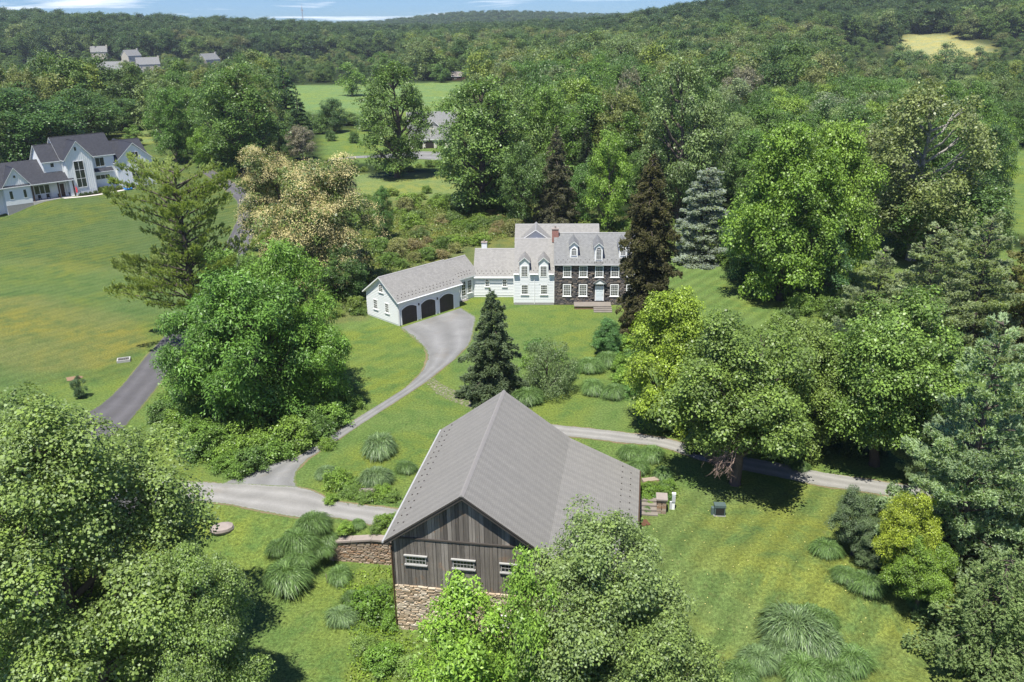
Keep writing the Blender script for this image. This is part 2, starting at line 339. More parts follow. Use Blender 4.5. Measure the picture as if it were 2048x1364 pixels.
# ------------------------------------------------------------------ mesh helpers
def np_mesh(name, V, F, mat, tint=None, uv=None, smooth=False):
    """V (n,3), F (m,k) all faces with k corners"""
    V = np.asarray(V, np.float32); F = np.asarray(F, np.int32)
    me = bpy.data.meshes.new(name); k = F.shape[1]
    me.vertices.add(len(V)); me.vertices.foreach_set('co', V.ravel())
    me.loops.add(F.size); me.loops.foreach_set('vertex_index', F.ravel())
    me.polygons.add(len(F)); me.polygons.foreach_set('loop_start', np.arange(0, F.size, k, dtype=np.int32))
    me.polygons.foreach_set('loop_total', np.full(len(F), k, np.int32))
    if smooth: me.polygons.foreach_set('use_smooth', np.ones(len(F), bool))
    if tint is not None:
        a = me.attributes.new('tint', 'FLOAT', 'FACE'); a.data.foreach_set('value', np.asarray(tint, np.float32))
    me.update(calc_edges=True)
    if isinstance(mat, (list, tuple)):
        for q in mat: me.materials.append(q)
    else: me.materials.append(mat)
    return me
class MB:
    """collects polygons (any corner count, a material index each) into ONE mesh"""
    def __init__(s): s.v = []; s.f = []; s.m = []; s.uv = []
    def poly(s, pts, m=0, uv=None):
        i = len(s.v); s.v += [tuple(p) for p in pts]; s.f.append(list(range(i, i + len(pts)))); s.m.append(m); s.uv.append(uv)
    def box(s, x0, x1, y0, y1, z0, z1, m=0, P=None):
        c = [(x, y, z) for z in (z0, z1) for y in (y0, y1) for x in (x0, x1)]
        if P: c = [P(*q) for q in c]
        for q in ((0, 1, 5, 4), (1, 3, 7, 5), (3, 2, 6, 7), (2, 0, 4, 6), (4, 5, 7, 6), (2, 3, 1, 0)): s.poly([c[k] for k in q], m)
    def prism(s, pts2, fn0, fn1, m=0, mcap=None):
        a = [fn0(*p) for p in pts2]; b = [fn1(*p) for p in pts2]; n = len(a)
        s.poly(a, m if mcap is None else mcap); s.poly(b[::-1], m if mcap is None else mcap)
        for i in range(n):
            j = (i + 1) % n; s.poly([a[i], b[i], b[j], a[j]], m)
    def tube(s, pts, r, n=6, m=0):
        pts = [Vector(p) for p in pts]; rs = r if isinstance(r, (list, tuple)) else [r] * len(pts); rings = []
        for i, p in enumerate(pts):
            d = (pts[min(i + 1, len(pts) - 1)] - pts[max(i - 1, 0)]).normalized()
            a = d.orthogonal().normalized() if abs(d.z) < 0.99 else Vector((1, 0, 0)); b = d.cross(a).normalized(); a = b.cross(d)
            rings.append([p + (a * math.cos(2 * math.pi * k / n) + b * math.sin(2 * math.pi * k / n)) * rs[i] for k in range(n)])
        for i in range(len(rings) - 1):
            for k in range(n):
                s.poly([rings[i][k], rings[i][(k + 1) % n], rings[i + 1][(k + 1) % n], rings[i + 1][k]], m)
        s.poly(rings[-1], m); s.poly(rings[0][::-1], m)
    def mesh(s, name, mats):
        me = bpy.data.meshes.new(name); me.from_pydata(s.v, [], s.f)
        for q in (mats if isinstance(mats, (list, tuple)) else [mats]): me.materials.append(q)
        me.polygons.foreach_set('material_index', s.m)
        if any(u is not None for u in s.uv):
            ul = me.uv_layers.new(name='UVMap'); k = 0
            for p, u in zip(s.f, s.uv):
                for j in range(len(p)):
                    if u is not None: ul.data[k].uv = u[j]
                    k += 1
        me.update(); return me
    def build(s, name, mats, parent=None, **kw): return obj(name, s.mesh(name, mats), parent, **kw)
def obj(name, me, parent=None, loc=None, rz=None, scale=None, color=None, label=None, cat=None, group=None, kind=None):
    o = bpy.data.objects.new(name, me); COL.objects.link(o)
    if parent: o.parent = parent
    if loc is not None: o.location = loc
    if rz is not None: o.rotation_euler = (0, 0, rz)
    if scale is not None: o.scale = scale
    if color is not None: o.color = (*color, 1)
    if label: o['label'] = label
    if cat: o['category'] = cat
    if group: o['group'] = group
    if kind: o['kind'] = kind
    return o
def thing(name, loc, rz=0, label=None, cat=None, group=None, scale=None):
    return obj(name, None, None, loc, rz, scale, None, label, cat, group)

def tubes_np(paths, n=6):
    V = []; F = []; base = 0
    for pts, rs in paths:
        pts = np.asarray(pts, float)
        for i in range(len(pts)):
            d = pts[min(i + 1, len(pts) - 1)] - pts[max(i - 1, 0)]; d /= np.linalg.norm(d) + 1e-9
            a = np.cross(d, (0.0, 0.0, 1.0)) if abs(d[2]) < 0.95 else np.cross(d, (1.0, 0, 0)); a /= np.linalg.norm(a); b = np.cross(d, a)
            for k in range(n):
                t = 2 * math.pi * k / n; V.append(pts[i] + (a * math.cos(t) + b * math.sin(t)) * rs[i])
        for i in range(len(pts) - 1):
            for k in range(n):
                F.append((base + i * n + k, base + i * n + (k + 1) % n, base + (i + 1) * n + (k + 1) % n, base + (i + 1) * n + k))
        base += len(pts) * n
    return np.array(V), np.array(F)
def nrmz(a): return a / (np.linalg.norm(a, axis=-1, keepdims=True) + 1e-9)
def leaf_quads(pos, d, nrm, L, W):
    d = nrmz(d); s = nrmz(np.cross(d, nrm)); L = np.broadcast_to(L, (len(pos),))[:, None]; W = np.broadcast_to(W, (len(pos),))[:, None]
    V = np.stack([pos, pos + d * L * 0.45 + s * W / 2, pos + d * L, pos + d * L * 0.45 - s * W / 2], 1).reshape(-1, 3)
    F = np.arange(len(V)).reshape(-1, 4); return V, F

# ------------------------------------------------------------------ broadleaf tree templates
def lobes_for(rng, H, R, low, n, shape, lr):
    C = []; Q = []
    for i in range(n):
        t = (i + rng.uniform(0.1, 0.9)) / n
        if shape == 'round': prof = math.sin(math.pi * (0.12 + 0.83 * t)) ** 0.7
        elif shape == 'tall': prof = min(1.0, 0.55 + 1.2 * t) * (1 - max(0, t - 0.5) ** 2 * 2.6)
        elif shape == 'broad': prof = min(1.0, 0.6 + t) * (1 - max(0, t - 0.55) ** 2 * 3.2)
        else: prof = (1 - t) ** 0.6 * 0.9 + 0.12
        prof = max(prof, 0.12); ang = i * 2.39996 + rng.uniform(-0.5, 0.5)
        rl = R * lr * rng.uniform(0.75, 1.25) * (0.6 + 0.4 * prof); rr = max(0.0, R * prof * rng.uniform(0.82, 1.08) - rl * 0.85)
        zc = low * H + (H * (1 - low) - rl * 0.7) * t + rl * 0.1
        C.append((rr * math.cos(ang), rr * math.sin(ang), zc)); Q.append(rl)
    for t in np.linspace(0.2, 0.85, 4):
        C.append((rng.normal(0, R * 0.12), rng.normal(0, R * 0.12), low * H + H * (1 - low) * t)); Q.append(R * 0.36)
    return np.array(C), np.array(Q)
def leaf_cloud(rng, C, Q, nleaf, ls, k, asp, up, droop, axis_r, cr=1.0, flat=0.85):
    ns = int(nleaf / k); w = Q ** 2; w /= w.sum(); li = rng.choice(len(Q), ns * 2, p=w)
    d = nrmz(rng.normal(size=(ns * 2, 3))); d[:, 2] = d[:, 2] * 0.9 + up * 0.35; d = nrmz(d)
    cc = C[li]; out = nrmz(np.stack([cc[:, 0], cc[:, 1], np.zeros(len(cc)) + 0.35 * axis_r], 1))
    score = (d * out).sum(1) + rng.uniform(-0.6, 0.9, len(d)); pp = cc + d * Q[li][:, None]; w_ = 1.25 / cr; gap = np.sin(pp[:, 0] * w_ + 1.3) * np.sin(pp[:, 1] * w_ + 0.4) * np.sin(pp[:, 2] * w_ * 1.1); score[gap > 0.42] = -9; sel = np.where(score > -0.1)[0][:ns]
    d = d[sel]; li = li[sel]; q = Q[li][:, None]
    P = C[li] + d * q * rng.uniform(0.72, 1.06, (len(d), 1)) * np.array([1, 1, flat]) + rng.normal(0, ls * 0.8, (len(d), 3))
    nb = nrmz(d * 0.6 + np.array([0, 0, 0.55 + up * 0.3]) + rng.normal(0, 0.28, d.shape))
    st = rng.uniform(0, 1, len(d)); sr = cr * rng.uniform(0.6, 1.35, len(d))
    # k leaves on every spray: a little dome of its own, so that light and shade break up
    kk = np.maximum(4, (k * (sr / cr) ** 2).astype(int)); idx = np.repeat(np.arange(len(d)), kk); m = len(idx); nn = nb[idx]
    v = nrmz(rng.normal(size=(m, 3)) + nn * 1.0); pos = P[idx] + v * (sr[idx] * rng.uniform(0.45, 1.1, m))[:, None] * np.array([1.15, 1.15, 0.62])
    rr = np.linalg.norm((pos - P[idx])[:, :2], axis=1); pos[:, 2] -= droop * rr ** 2 / sr[idx] * 0.7
    ln = nrmz(v * 0.55 + nn * 0.35 + np.array([0, 0, 0.38]) + rng.normal(0, 0.40, v.shape)); ln *= np.where(rng.uniform(0, 1, m) < 0.16, -1.0, 1.0)[:, None]; ld = nrmz(np.cross(ln, rng.normal(size=ln.shape)) + v * 0.3 + np.array([0, 0, -droop]))
    L = ls * (0.55 + 1.1 * rng.uniform(0, 1, m) ** 1.6); V, F = leaf_quads(pos, ld, ln, L, L * asp)
    tint = np.clip(0.5 * st[idx] + 0.5 * rng.uniform(0, 1, m), 0, 1)
    return V, F, tint
def sub_lobes(rng, C, Q, n, f):
    """smaller lobes budding from the outer side of the large ones"""
    c2 = []; q2 = []
    for c, q in zip(C, Q):
        o = np.array([c[0], c[1], 0.0]); o = o / (np.linalg.norm(o) + 1e-6) * 0.7 + np.array([0, 0, 0.25])
        for _ in range(n):
            d = nrmz(rng.normal(size=3) + o); r = q * f * rng.uniform(0.65, 1.35); c2.append(c + d * (q * rng.uniform(0.55, 0.95))); q2.append(r)
        c2.append(c); q2.append(q * 0.7)
    return np.array(c2), np.array(q2)
def make_broadleaf(seed, H, R, low=0.2, nl=18, lr=0.42, shape='round', nleaf=14000, ls=0.4, k=12, asp=0.75, up=0.5, droop=0.15, mat='leaf', limbs=True, blossom=0, tr=0.030, nsub=6, cr=1.0):
    rng = np.random.default_rng(seed); C, Q = lobes_for(rng, H, R * 0.93, low, nl, shape, lr)
    C2, Q2 = sub_lobes(rng, C, Q, nsub, 0.46)
    V, F, T = leaf_cloud(rng, C2, Q2, nleaf, ls, k, asp, up, droop, R, cr)
    t = dict(H=H, R=R, crown=np_mesh('crown', V, F, M[mat], T))
    if blossom:
        V, F, T = leaf_cloud(rng, C2, Q2 * 1.06, blossom, ls * 0.46, 60, 0.6, 1.2, 0.05, R, cr); t['blossom'] = np_mesh('blossom', V, F, M['blossom'], T)
    r0 = H * tr; top = H * 0.8; bend = rng.normal(0, R * 0.06, (2,))
    def axis(z): s = z / top; return np.array([bend[0] * math.sin(s * 2.5), bend[1] * math.sin(s * 3.1), z])
    paths = [([(0, 0, -0.6), (0, 0, 0.3)] + [axis(z) for z in np.linspace(0.15, 1, 6) * top], [r0 * 1.6, r0 * 1.15] + list(np.linspace(1, 0.25, 6) * r0))]
    if limbs:
        for c, q in zip(C[:nl], Q[:nl]):
            z0 = max(low * H * 0.75, c[2] - np.hypot(c[0], c[1]) * 0.75 - q * 0.3); z0 = min(z0, top * 0.95); a = axis(z0); e = c + np.array([0, 0, q * 0.2])
            mid = (a + e) / 2 + np.array([0, 0, -0.06 * H * 0.5]) + rng.normal(0, 0.2, 3)
            paths.append(([a, mid, e], [r0 * 0.42, r0 * 0.26, r0 * 0.08]))
            for _ in range(2):
                d2 = nrmz(rng.normal(size=3) + nrmz(e - a)); paths.append(([mid, (mid + e) / 2 + d2 * q * 0.35, e * 0.6 + mid * 0.4 + d2 * q * 0.9], [r0 * 0.2, r0 * 0.12, r0 * 0.04]))
    V, F = tubes_np(paths, 6 if limbs else 5); t['trunk'] = np_mesh('trunk', V, F, M['bark'], smooth=True); return t

# ------------------------------------------------------------------ conifer templates
def make_conifer(seed, H, R, z0=0.05, nwh=22, nper=6, prof=lambda t: (1 - t), rise=0.1, sag=0.1, cards=16000, L=0.35, W=0.10, fan=0.38, upc=0.15, jit=0.25, nrep=3, hang=0.2, irr=0.2, mat='needle', tr=0.018, thick=0.0, limbr=0.25):
    rng = np.random.default_rng(seed); br = []
    for i in range(nwh):
        t = i / (nwh - 1); z = H * (z0 + (0.985 - z0) * t ** 0.95); n = max(3, int(nper * (1 - 0.35 * t)))
        for j in range(n):
            ph = j * 2 * math.pi / n + i * 1.3 + rng.uniform(-0.35, 0.35); lb = R * prof(t) * rng.uniform(1 - irr * 1.6, 1 + irr)
            br.append((z + rng.uniform(-0.4, 0.4) * H / nwh, ph, max(lb, 0.25), rise + rng.normal(0, 0.05)))
    br = np.array(br); A = br[:, 2] ** 1.6 + 0.3; A /= A.sum(); m = int(cards / nrep); bi = rng.choice(len(br), m, p=A)
    z, ph, lb, rs = br[bi].T; s = np.sqrt(rng.uniform(0.03, 1, m)); wl = fan * lb * (1.08 - s ** 1.5) * rng.uniform(-1, 1, m)
    o = np.stack([np.cos(ph), np.sin(ph), 0 * ph], 1); l = np.stack([-np.sin(ph), np.cos(ph), 0 * ph], 1)
    zz = z + lb * (rs * s * 1.6 - sag * 1.6 * s ** 2) - hang * np.abs(wl) + rng.normal(0, 0.05 + thick, m)
    P = o * (lb * s)[:, None] + l * wl[:, None] + np.stack([0 * zz, 0 * zz, zz], 1)
    base_d = o * 0.8 + l * (np.sign(wl) * 0.55)[:, None] + np.array([0, 0, upc]); st = rng.uniform(0, 1, m); ix = np.repeat(np.arange(m), nrep)
    bt = rng.uniform(0, 1, len(br))[bi]
    d = nrmz(nrmz(base_d)[ix] + rng.normal(0, jit, (len(ix), 3))); nn = nrmz(np.array([0, 0, 1.0]) + rng.normal(0, 0.55, (len(ix), 3)))
    LL = L * rng.uniform(0.65, 1.3, len(ix)); V, F = leaf_quads(P[ix] - d * LL[:, None] * 0.3, d, nn, LL, W * rng.uniform(0.8, 1.3, len(ix)))
    T = np.clip(0.35 * st[ix] + 0.3 * bt[ix] + 0.35 * rng.uniform(0, 1, len(ix)), 0, 1)
    t = dict(H=H, R=R, crown=np_mesh('crown', V, F, M[mat], T)); r0 = H * tr
    paths = [([(0, 0, -0.5), (0, 0, H * 0.3), (0, 0, H * 0.65), (0, 0, H * 0.97)], [r0 * 1.3, r0, r0 * 0.55, r0 * 0.08])]
    for z, ph, lb, rs in br[::1]:
        p = [np.array([math.cos(ph) * lb * s, math.sin(ph) * lb * s, z + lb * (rs * s * 1.6 - sag * 1.6 * s * s)]) for s in (0, 0.45, 0.9)]; paths.append((p, [r0 * limbr, r0 * limbr * 0.6, r0 * 0.05]))
    V, F = tubes_np(paths, 5); t['trunk'] = np_mesh('trunk', V, F, M['bark'], smooth=True); return t

def make_mound(seed, R=1.3, H=1.5, n=1300, w=0.05, spread=1.0):
    rng = np.random.default_rng(seed); ph = rng.uniform(0, 2 * math.pi, n); el = rng.uniform(0, 1, n) ** 0.6; r0 = rng.uniform(0, 0.4, n) * R
    lob = 1 + 0.16 * np.sin(ph * 2 + seed) + 0.12 * np.sin(ph * 5 + seed * 2)
    Lh = R * lob * (0.08 + 0.85 * el) * rng.uniform(0.7, 1.2, n); top = H * (1.0 - 0.30 * el ** 2) * rng.uniform(0.68, 1.1, n)
    o = np.stack([np.cos(ph), np.sin(ph), 0 * ph], 1); base = o * r0[:, None] + rng.normal(0, 0.06 * R, (n, 3)) * [1, 1, 0]; sd = np.stack([-np.sin(ph), np.cos(ph), 0 * ph], 1); sw = rng.normal(0, 0.22 * R, n) + 0.12 * R; sd2 = nrmz(sd + rng.normal(0, 0.3, sd.shape))
    V = []; S = (0, 0.3, 0.55, 0.8, 1.0)
    for i, s in enumerate(S):
        p = base + o * (Lh * s ** 1.2)[:, None] + sd * (sw * s * s)[:, None]; p[:, 2] = top * np.sin(math.pi * s * (0.5 + 0.42 * el)) + 0.02; ww = w * (1.0, 1.0, 0.85, 0.6, 0.15)[i]
        V.append(p + sd2 * ww / 2); V.append(p - sd2 * ww / 2)
    V = np.stack(V, 1); i = np.arange(n)[:, None] * 10; F = np.concatenate([i + np.array([2 * q, 2 * q + 1, 2 * q + 3, 2 * q + 2]) for q in range(4)], 1).reshape(-1, 4)
    return np_mesh('ornamental_grass', V.reshape(-1, 3), F, M['blade'], np.repeat(rng.uniform(0, 1, n), 4))

TPL = {}
TPL['maple_a'] = make_broadleaf(1, 18, 8.0, 0.08, 22, 0.34, 'round', 175000, 0.158, 140, 0.85, 0.4, 0.25, 'leaf_pale', nsub=6, cr=0.95)
TPL['maple_b'] = make_broadleaf(2, 14, 6.2, 0.08, 18, 0.34, 'tall', 100000, 0.155, 120, 0.8, 0.4, 0.25, 'leaf_pale', nsub=5, cr=0.85)
TPL['near_a'] = make_broadleaf(3, 14, 6.5, 0.06, 18, 0.35, 'round', 70000, 0.21, 80, 0.75, 0.4, 0.2, nsub=5, cr=0.9)
TPL['near_b'] = make_broadleaf(4, 15, 7.0, 0.26, 20, 0.32, 'broad', 76000, 0.21, 80, 0.75, 0.4, 0.2, nsub=5, cr=0.95)
TPL['walnut'] = make_broadleaf(5, 17, 8.0, 0.02, 20, 0.34, 'tall', 60000, 0.38, 60, 0.36, 0.4, 0.3, nsub=5, cr=1.1)
TPL['bright'] = make_broadleaf(6, 8, 3.6, 0.06, 14, 0.34, 'tall', 22000, 0.21, 45, 0.5, 0.4, 0.3, cr=0.55)
TPL['mid_a'] = make_broadleaf(11, 22, 8.5, 0.04, 20, 0.34, 'tall', 30000, 0.34, 44, nsub=5, cr=1.25)
TPL['mid_b'] = make_broadleaf(12, 20, 9.0, 0.04, 20, 0.34, 'round', 30000, 0.34, 44, nsub=5, cr=1.3)
TPL['mid_c'] = make_broadleaf(13, 18, 9.0, 0.02, 18, 0.36, 'broad', 30000, 0.34, 44, nsub=5, cr=1.3)
TPL['mid_d'] = make_broadleaf(14, 26, 9.0, 0.04, 26, 0.31, 'tall', 38000, 0.35, 44, nsub=5, cr=1.3)
TPL['chestnut'] = make_broadleaf(15, 17, 9.5, 0.04, 22, 0.32, 'round', 26000, 0.34, 40, blossom=80000, cr=1.1)
TPL['airy'] = make_broadleaf(16, 24, 10, 0.12, 34, 0.24, 'broad', 38000, 0.32, 24, tr=0.024, cr=0.9)
TPL['far_a'] = make_broadleaf(21, 18, 7.0, 0.03, 9, 0.42, 'round', 6500, 0.55, 26, limbs=False, nsub=4, cr=1.6)
TPL['far_b'] = make_broadleaf(22, 20, 7.0, 0.03, 10, 0.38, 'tall', 7000, 0.55, 26, limbs=False, nsub=4, cr=1.5)
TPL['far_c'] = make_broadleaf(23, 16, 7.5, 0.03, 9, 0.40, 'broad', 6500, 0.55, 26, limbs=False, nsub=4, cr=1.6)
TPL['bush_a'] = make_broadleaf(31, 3.2, 2.6, -0.12, 10, 0.42, 'round', 7000, 0.19, 22, limbs=False, tr=0.02, nsub=4, cr=0.45)
TPL['bush_b'] = make_broadleaf(32, 2.6, 3.0, -0.15, 12, 0.38, 'broad', 7000, 0.20, 22, limbs=False, tr=0.02, nsub=4, cr=0.5)
TPL['weeper'] = make_broadleaf(33, 6, 4.0, -0.05, 16, 0.34, 'broad', 20000, 0.19, 30, 0.35, 0.1, 0.9, limbs=True, cr=0.6)
TPL['spruce'] = make_conifer(41, 14, 5.0, 0.01, 26, 9, lambda t: (1 - t) ** 0.68 * (0.9 + 0.1 * math.sin(t * 40)), 0.12, 0.22, 70000, 0.42, 0.13, 0.42, 0.05, 0.4, 4, 0.3, 0.2, thick=0.1)
TPL['column'] = make_conifer(42, 30, 5.0, 0.0, 46, 11, lambda t: min(1, (1 - t) * 2.6) ** 0.65 * (0.88 + 0.12 * math.sin(t * 35)), 0.05, 0.22, 100000, 0.55, 0.19, 0.45, -0.1, 0.45, 4, 0.4, 0.22, thick=0.2)
TPL['old_spruce'] = make_conifer(43, 22, 4.6, 0.01, 32, 9, lambda t: (1 - t) ** 0.65, 0.02, 0.26, 40000, 0.5, 0.18, 0.42, -0.15, 0.45, 4, 0.5, 0.25, thick=0.15)
TPL['atlas'] = make_conifer(44, 16, 4.4, 0.02, 14, 11, lambda t: (1 - t * 0.8) ** 0.6, 0.06, 0.12, 70000, 0.40, 0.12, 0.62, 0.05, 0.35, 4, 0.25, 0.2, thick=0.08)
TPL['white_pine'] = make_conifer(45, 20, 6.5, 0.03, 15, 8, lambda t: (1 - t * 0.92) ** 0.7, 0.22, 0.08, 110000, 0.42, 0.115, 0.44, 0.5, 0.45, 8, 0.12, 0.3, thick=0.16, limbr=0.25)
TPL['big_pine'] = make_conifer(46, 26, 11, 0.24, 19, 7, lambda t: (0.70 + 0.30 * math.sin(t * 9.0 + .6)) * (1 - max(0, t - 0.6) * 1.1), 0.34, 0.04, 72000, 0.62, 0.10, 0.28, 1.3, 0.36, 8, 0.05, 0.34, thick=0.22, limbr=0.3, tr=0.02)
TPL['hemlock'] = make_conifer(47, 11, 5.5, 0.0, 20, 9, lambda t: (1 - t) ** 0.55, 0.12, 0.2, 70000, 0.32, 0.10, 0.5, 0.05, 0.5, 6, 0.35, 0.28, thick=0.25)
TPL['far_fir'] = make_conifer(48, 18, 4.5, 0.03, 16, 6, lambda t: (1 - t) ** 0.8, 0.05, 0.2, 3600, 1.1, 0.42, 0.42, 0.0, 0.4, 2, 0.4, 0.2)
MOUNDS = [make_mound(s, 1.25, 1.3, 4200, 0.045) for s in (51, 52, 53)]

BARK = (0.12, 0.10, 0.085)
FOL = 1.75
def tree(tpl, x, y, H, R, color, label, cat='tree', group=None, name=None, rz=None, bark=BARK, dz=0.0, flower=None):
    T = TPL[tpl]; z = hz(x, y) + dz
    e = thing(name or 'broadleaf_tree', (x, y, z), random.uniform(0, 6.28) if rz is None else rz, label, cat, group, (R / T['R'], R / T['R'], H / T['H']))
    color = (color[0] * FOL, color[1] * FOL, color[2] * FOL * 1.15); cr = obj('crown', T['crown'], e, color=color); obj('trunk', T['trunk'], e, color=bark)
    if 'blossom' in T: obj('blossom', T['blossom'], e, color=flower or (0.60, 0.54, 0.30))
    return e, cr
def ptree(tpl, px, pyb, pyt, hw, color, label, **kw):
    """a tree whose foot, top and half width are read off the photograph"""
    x, y, z = ground_at(px, pyb); H = top_height(px, pyt, x, y, z); D = Vector((x, y, z - CAM_H)).length
    R = hw / FPX * D * 0.97; return tree(tpl, x, y, H, R, color, label, **kw)

# ------------------------------------------------------------------ the ground sheet
def gpoly(pts): return np.array([ground_at(*p)[:2] for p in pts])
def inside(poly, X, Y):
    r = np.zeros(X.shape, bool); n = len(poly); j = n - 1
    for i in range(n):
        xi, yi = poly[i]; xj, yj = poly[j]
        c = ((yi > Y) != (yj > Y)) & (X < (xj - xi) * (Y - yi) / (yj - yi + 1e-12) + xi); r ^= c; j = i
    return r
def axis_coords(spans):
    out = [spans[0][0]]
    for a, b, s in spans:
        n = max(1, int(round((b - a) / s))); out += list(np.linspace(a, b, n + 1)[1:])
    return np.array(out)
gx = axis_coords([(-3600, -2000, 400), (-2000, -600, 50), (-600, -160, 10), (-160, -50, 2.2), (-50, 45, 0.7), (45, 160, 2.2), (160, 600, 10), (600, 2000, 50), (2000, 3600, 400)])
gy = axis_coords([(-900, 0, 100), (0, 24, 4), (24, 50, 1.0), (50, 60, 0.3), (60, 130, 0.8), (130, 300, 2.5), (300, 800, 10), (800, 1600, 20), (1600, 3150, 50)])
GX, GY = np.meshgrid(gx, gy); GZ = height(GX, GY)
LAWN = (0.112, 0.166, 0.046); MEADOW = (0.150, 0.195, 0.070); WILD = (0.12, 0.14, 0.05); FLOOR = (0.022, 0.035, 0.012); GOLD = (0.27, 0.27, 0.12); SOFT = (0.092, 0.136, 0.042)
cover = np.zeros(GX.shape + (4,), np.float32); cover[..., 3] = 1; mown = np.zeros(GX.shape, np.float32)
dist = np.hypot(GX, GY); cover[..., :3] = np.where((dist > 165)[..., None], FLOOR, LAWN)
def paint(pts, col, mw=0.0):
    m = inside(gpoly(pts), GX, GY); cover[m, :3] = col; mown[m] = mw
WOOD_OPEN = []
def opening(pts, col, mw=0.0, keep=True):
    p = gpoly(pts); m = inside(p, GX, GY); cover[m, :3] = col; mown[m] = mw
    if keep: WOOD_OPEN.append(p)
opening([(-60, 330), (150, 290), (330, 285), (420, 330), (520, 390), (500, 500), (380, 600), (250, 760), (-400, 800), (-400, 400)], SOFT, 0.6)
opening([(215, 250), (320, 240), (330, 330), (215, 330)], MEADOW)
opening([(555, 172), (935, 163), (940, 232), (700, 240), (560, 215)], (0.13, 0.20, 0.072), 0.4)
opening([(330, 152), (480, 146), (500, 176), (400, 190)], (0.10, 0.14, 0.045))
opening([(640, 262), (760, 258), (760, 330), (640, 318)], LAWN, 0.9)
opening([(760, 225), (1000, 225), (1010, 350), (760, 335)], LAWN, 0.3)
opening([(600, 350), (940, 345), (960, 420), (700, 415)], MEADOW, 0.2)
opening([(560, 360), (720, 400), (1020, 400), (1240, 430), (1250, 470), (1030, 520), (720, 590), (640, 640), (560, 560)], WILD)
opening([(1500, 150), (1600, 150), (1600, 178), (1500, 178)], MEADOW)
opening([(1788, 80), (1810, 68), (1900, 68), (1985, 95), (1990, 112), (1960, 128), (1850, 130), (1800, 110)], GOLD)
opening([(1860, 148), (1960, 150), (1950, 185), (1870, 180)], MEADOW, 0)
opening([(2005, 300), (2400, 290), (2400, 480), (2005, 470)], LAWN, 0.3)
opening([(1340, 480), (1440, 470), (1560, 570), (1660, 650), (1640, 720), (1240, 800), (1230, 560)], LAWN, 1.0)
paint([(-60, 330), (150, 290), (330, 285), (420, 330), (500, 390), (440, 520), (310, 540), (0, 522), (-200, 520)], (0.080, 0.116, 0.038), 0.9)
paint([(-100, 600), (80, 590), (270, 640), (300, 690), (210, 735), (60, 745), (-100, 720)], (0.128, 0.148, 0.048), 0.4)
paint([(0, 518), (310, 540), (306, 550), (0, 530)], (0.12, 0.15, 0.05), 0.2)
paint([(620, 770), (720, 720), (830, 740), (820, 790), (700, 840)], (0.122, 0.158, 0.046), 0.3)
paint([(1050, 1000), (1800, 960), (2300, 1364), (1200, 1800)], (0.114, 0.156, 0.048), 0.9)
paint([(640, 620), (760, 600), (860, 700), (830, 800), (600, 900), (590, 760)], LAWN, 0.35)
paint([(640, 580), (735, 590), (740, 640), (640, 650)], WILD)
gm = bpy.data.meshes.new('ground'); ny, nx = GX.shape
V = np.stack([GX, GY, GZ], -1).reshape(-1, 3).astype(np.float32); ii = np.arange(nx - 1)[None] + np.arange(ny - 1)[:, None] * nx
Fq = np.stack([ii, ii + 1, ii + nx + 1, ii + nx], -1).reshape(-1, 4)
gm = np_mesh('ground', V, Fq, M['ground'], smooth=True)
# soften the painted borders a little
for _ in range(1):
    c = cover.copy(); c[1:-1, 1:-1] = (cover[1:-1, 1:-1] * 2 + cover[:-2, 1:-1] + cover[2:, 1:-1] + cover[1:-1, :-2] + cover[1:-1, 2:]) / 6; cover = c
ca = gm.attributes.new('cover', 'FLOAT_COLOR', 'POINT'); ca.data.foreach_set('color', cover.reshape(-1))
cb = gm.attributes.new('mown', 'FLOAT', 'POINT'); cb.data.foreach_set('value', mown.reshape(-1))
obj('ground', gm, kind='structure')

def smooth_line(P, step=1.0):
    P = np.array(P, float); seg = np.hypot(*np.diff(P, axis=0).T); s = np.concatenate([[0], np.cumsum(seg)]); n = max(2, int(s[-1] / step)); t = np.linspace(0, s[-1], n)
    Q = np.stack([np.interp(t, s, P[:, 0]), np.interp(t, s, P[:, 1])], 1)
    for _ in range(3): Q[1:-1] = (Q[:-2] + 2 * Q[1:-1] + Q[2:]) / 4
    return Q
def strip(name, left, right, mat, lift, step=0.8, jit=0.12, nc=6, over=0.0):
    A = smooth_line(gpoly(left), step); B = smooth_line(gpoly(right), step); n = max(len(A), len(B))
    def rs(Q): i = np.linspace(0, len(Q) - 1, n); k = np.arange(len(Q)); return np.stack([np.interp(i, k, Q[:, 0]), np.interp(i, k, Q[:, 1])], 1)
    A, B = rs(A), rs(B); d = nrmz(A - B); rj = np.random.default_rng(3)
    wob = lambda: np.convolve(rj.normal(0, 1, n + 8), np.ones(9) / 3.0, 'valid')[:n, None] * jit * .8 + rj.normal(0, jit * .25, (n, 1))
    A = A + d * (over + wob()); B = B - d * (over + wob()); V = []
    for k in range(nc + 1):
        P = A + (B - A) * k / nc; z = height(P[:, 0], P[:, 1]) + lift; V.append(np.stack([P[:, 0], P[:, 1], z], 1))
    V = np.stack(V, 1).reshape(-1, 3); ii = np.arange(nc)[None] + np.arange(n - 1)[:, None] * (nc + 1)
    F = np.stack([ii, ii + 1, ii + nc + 2, ii + nc + 1], -1).reshape(-1, 4); me = np_mesh(name, V, F, mat, smooth=True)
    a = me.attributes.new('across', 'FLOAT', 'POINT'); a.data.foreach_set('value', np.tile(np.linspace(0.001, 1, nc + 1), n).astype(np.float32)); return obj(name, me, kind='structure')
drive_l = [(800, 656), (826, 674), (848, 692), (856, 712), (848, 740), (812, 775), (760, 808), (700, 845), (650, 880), (600, 912), (540, 930), (470, 958), (420, 975)]
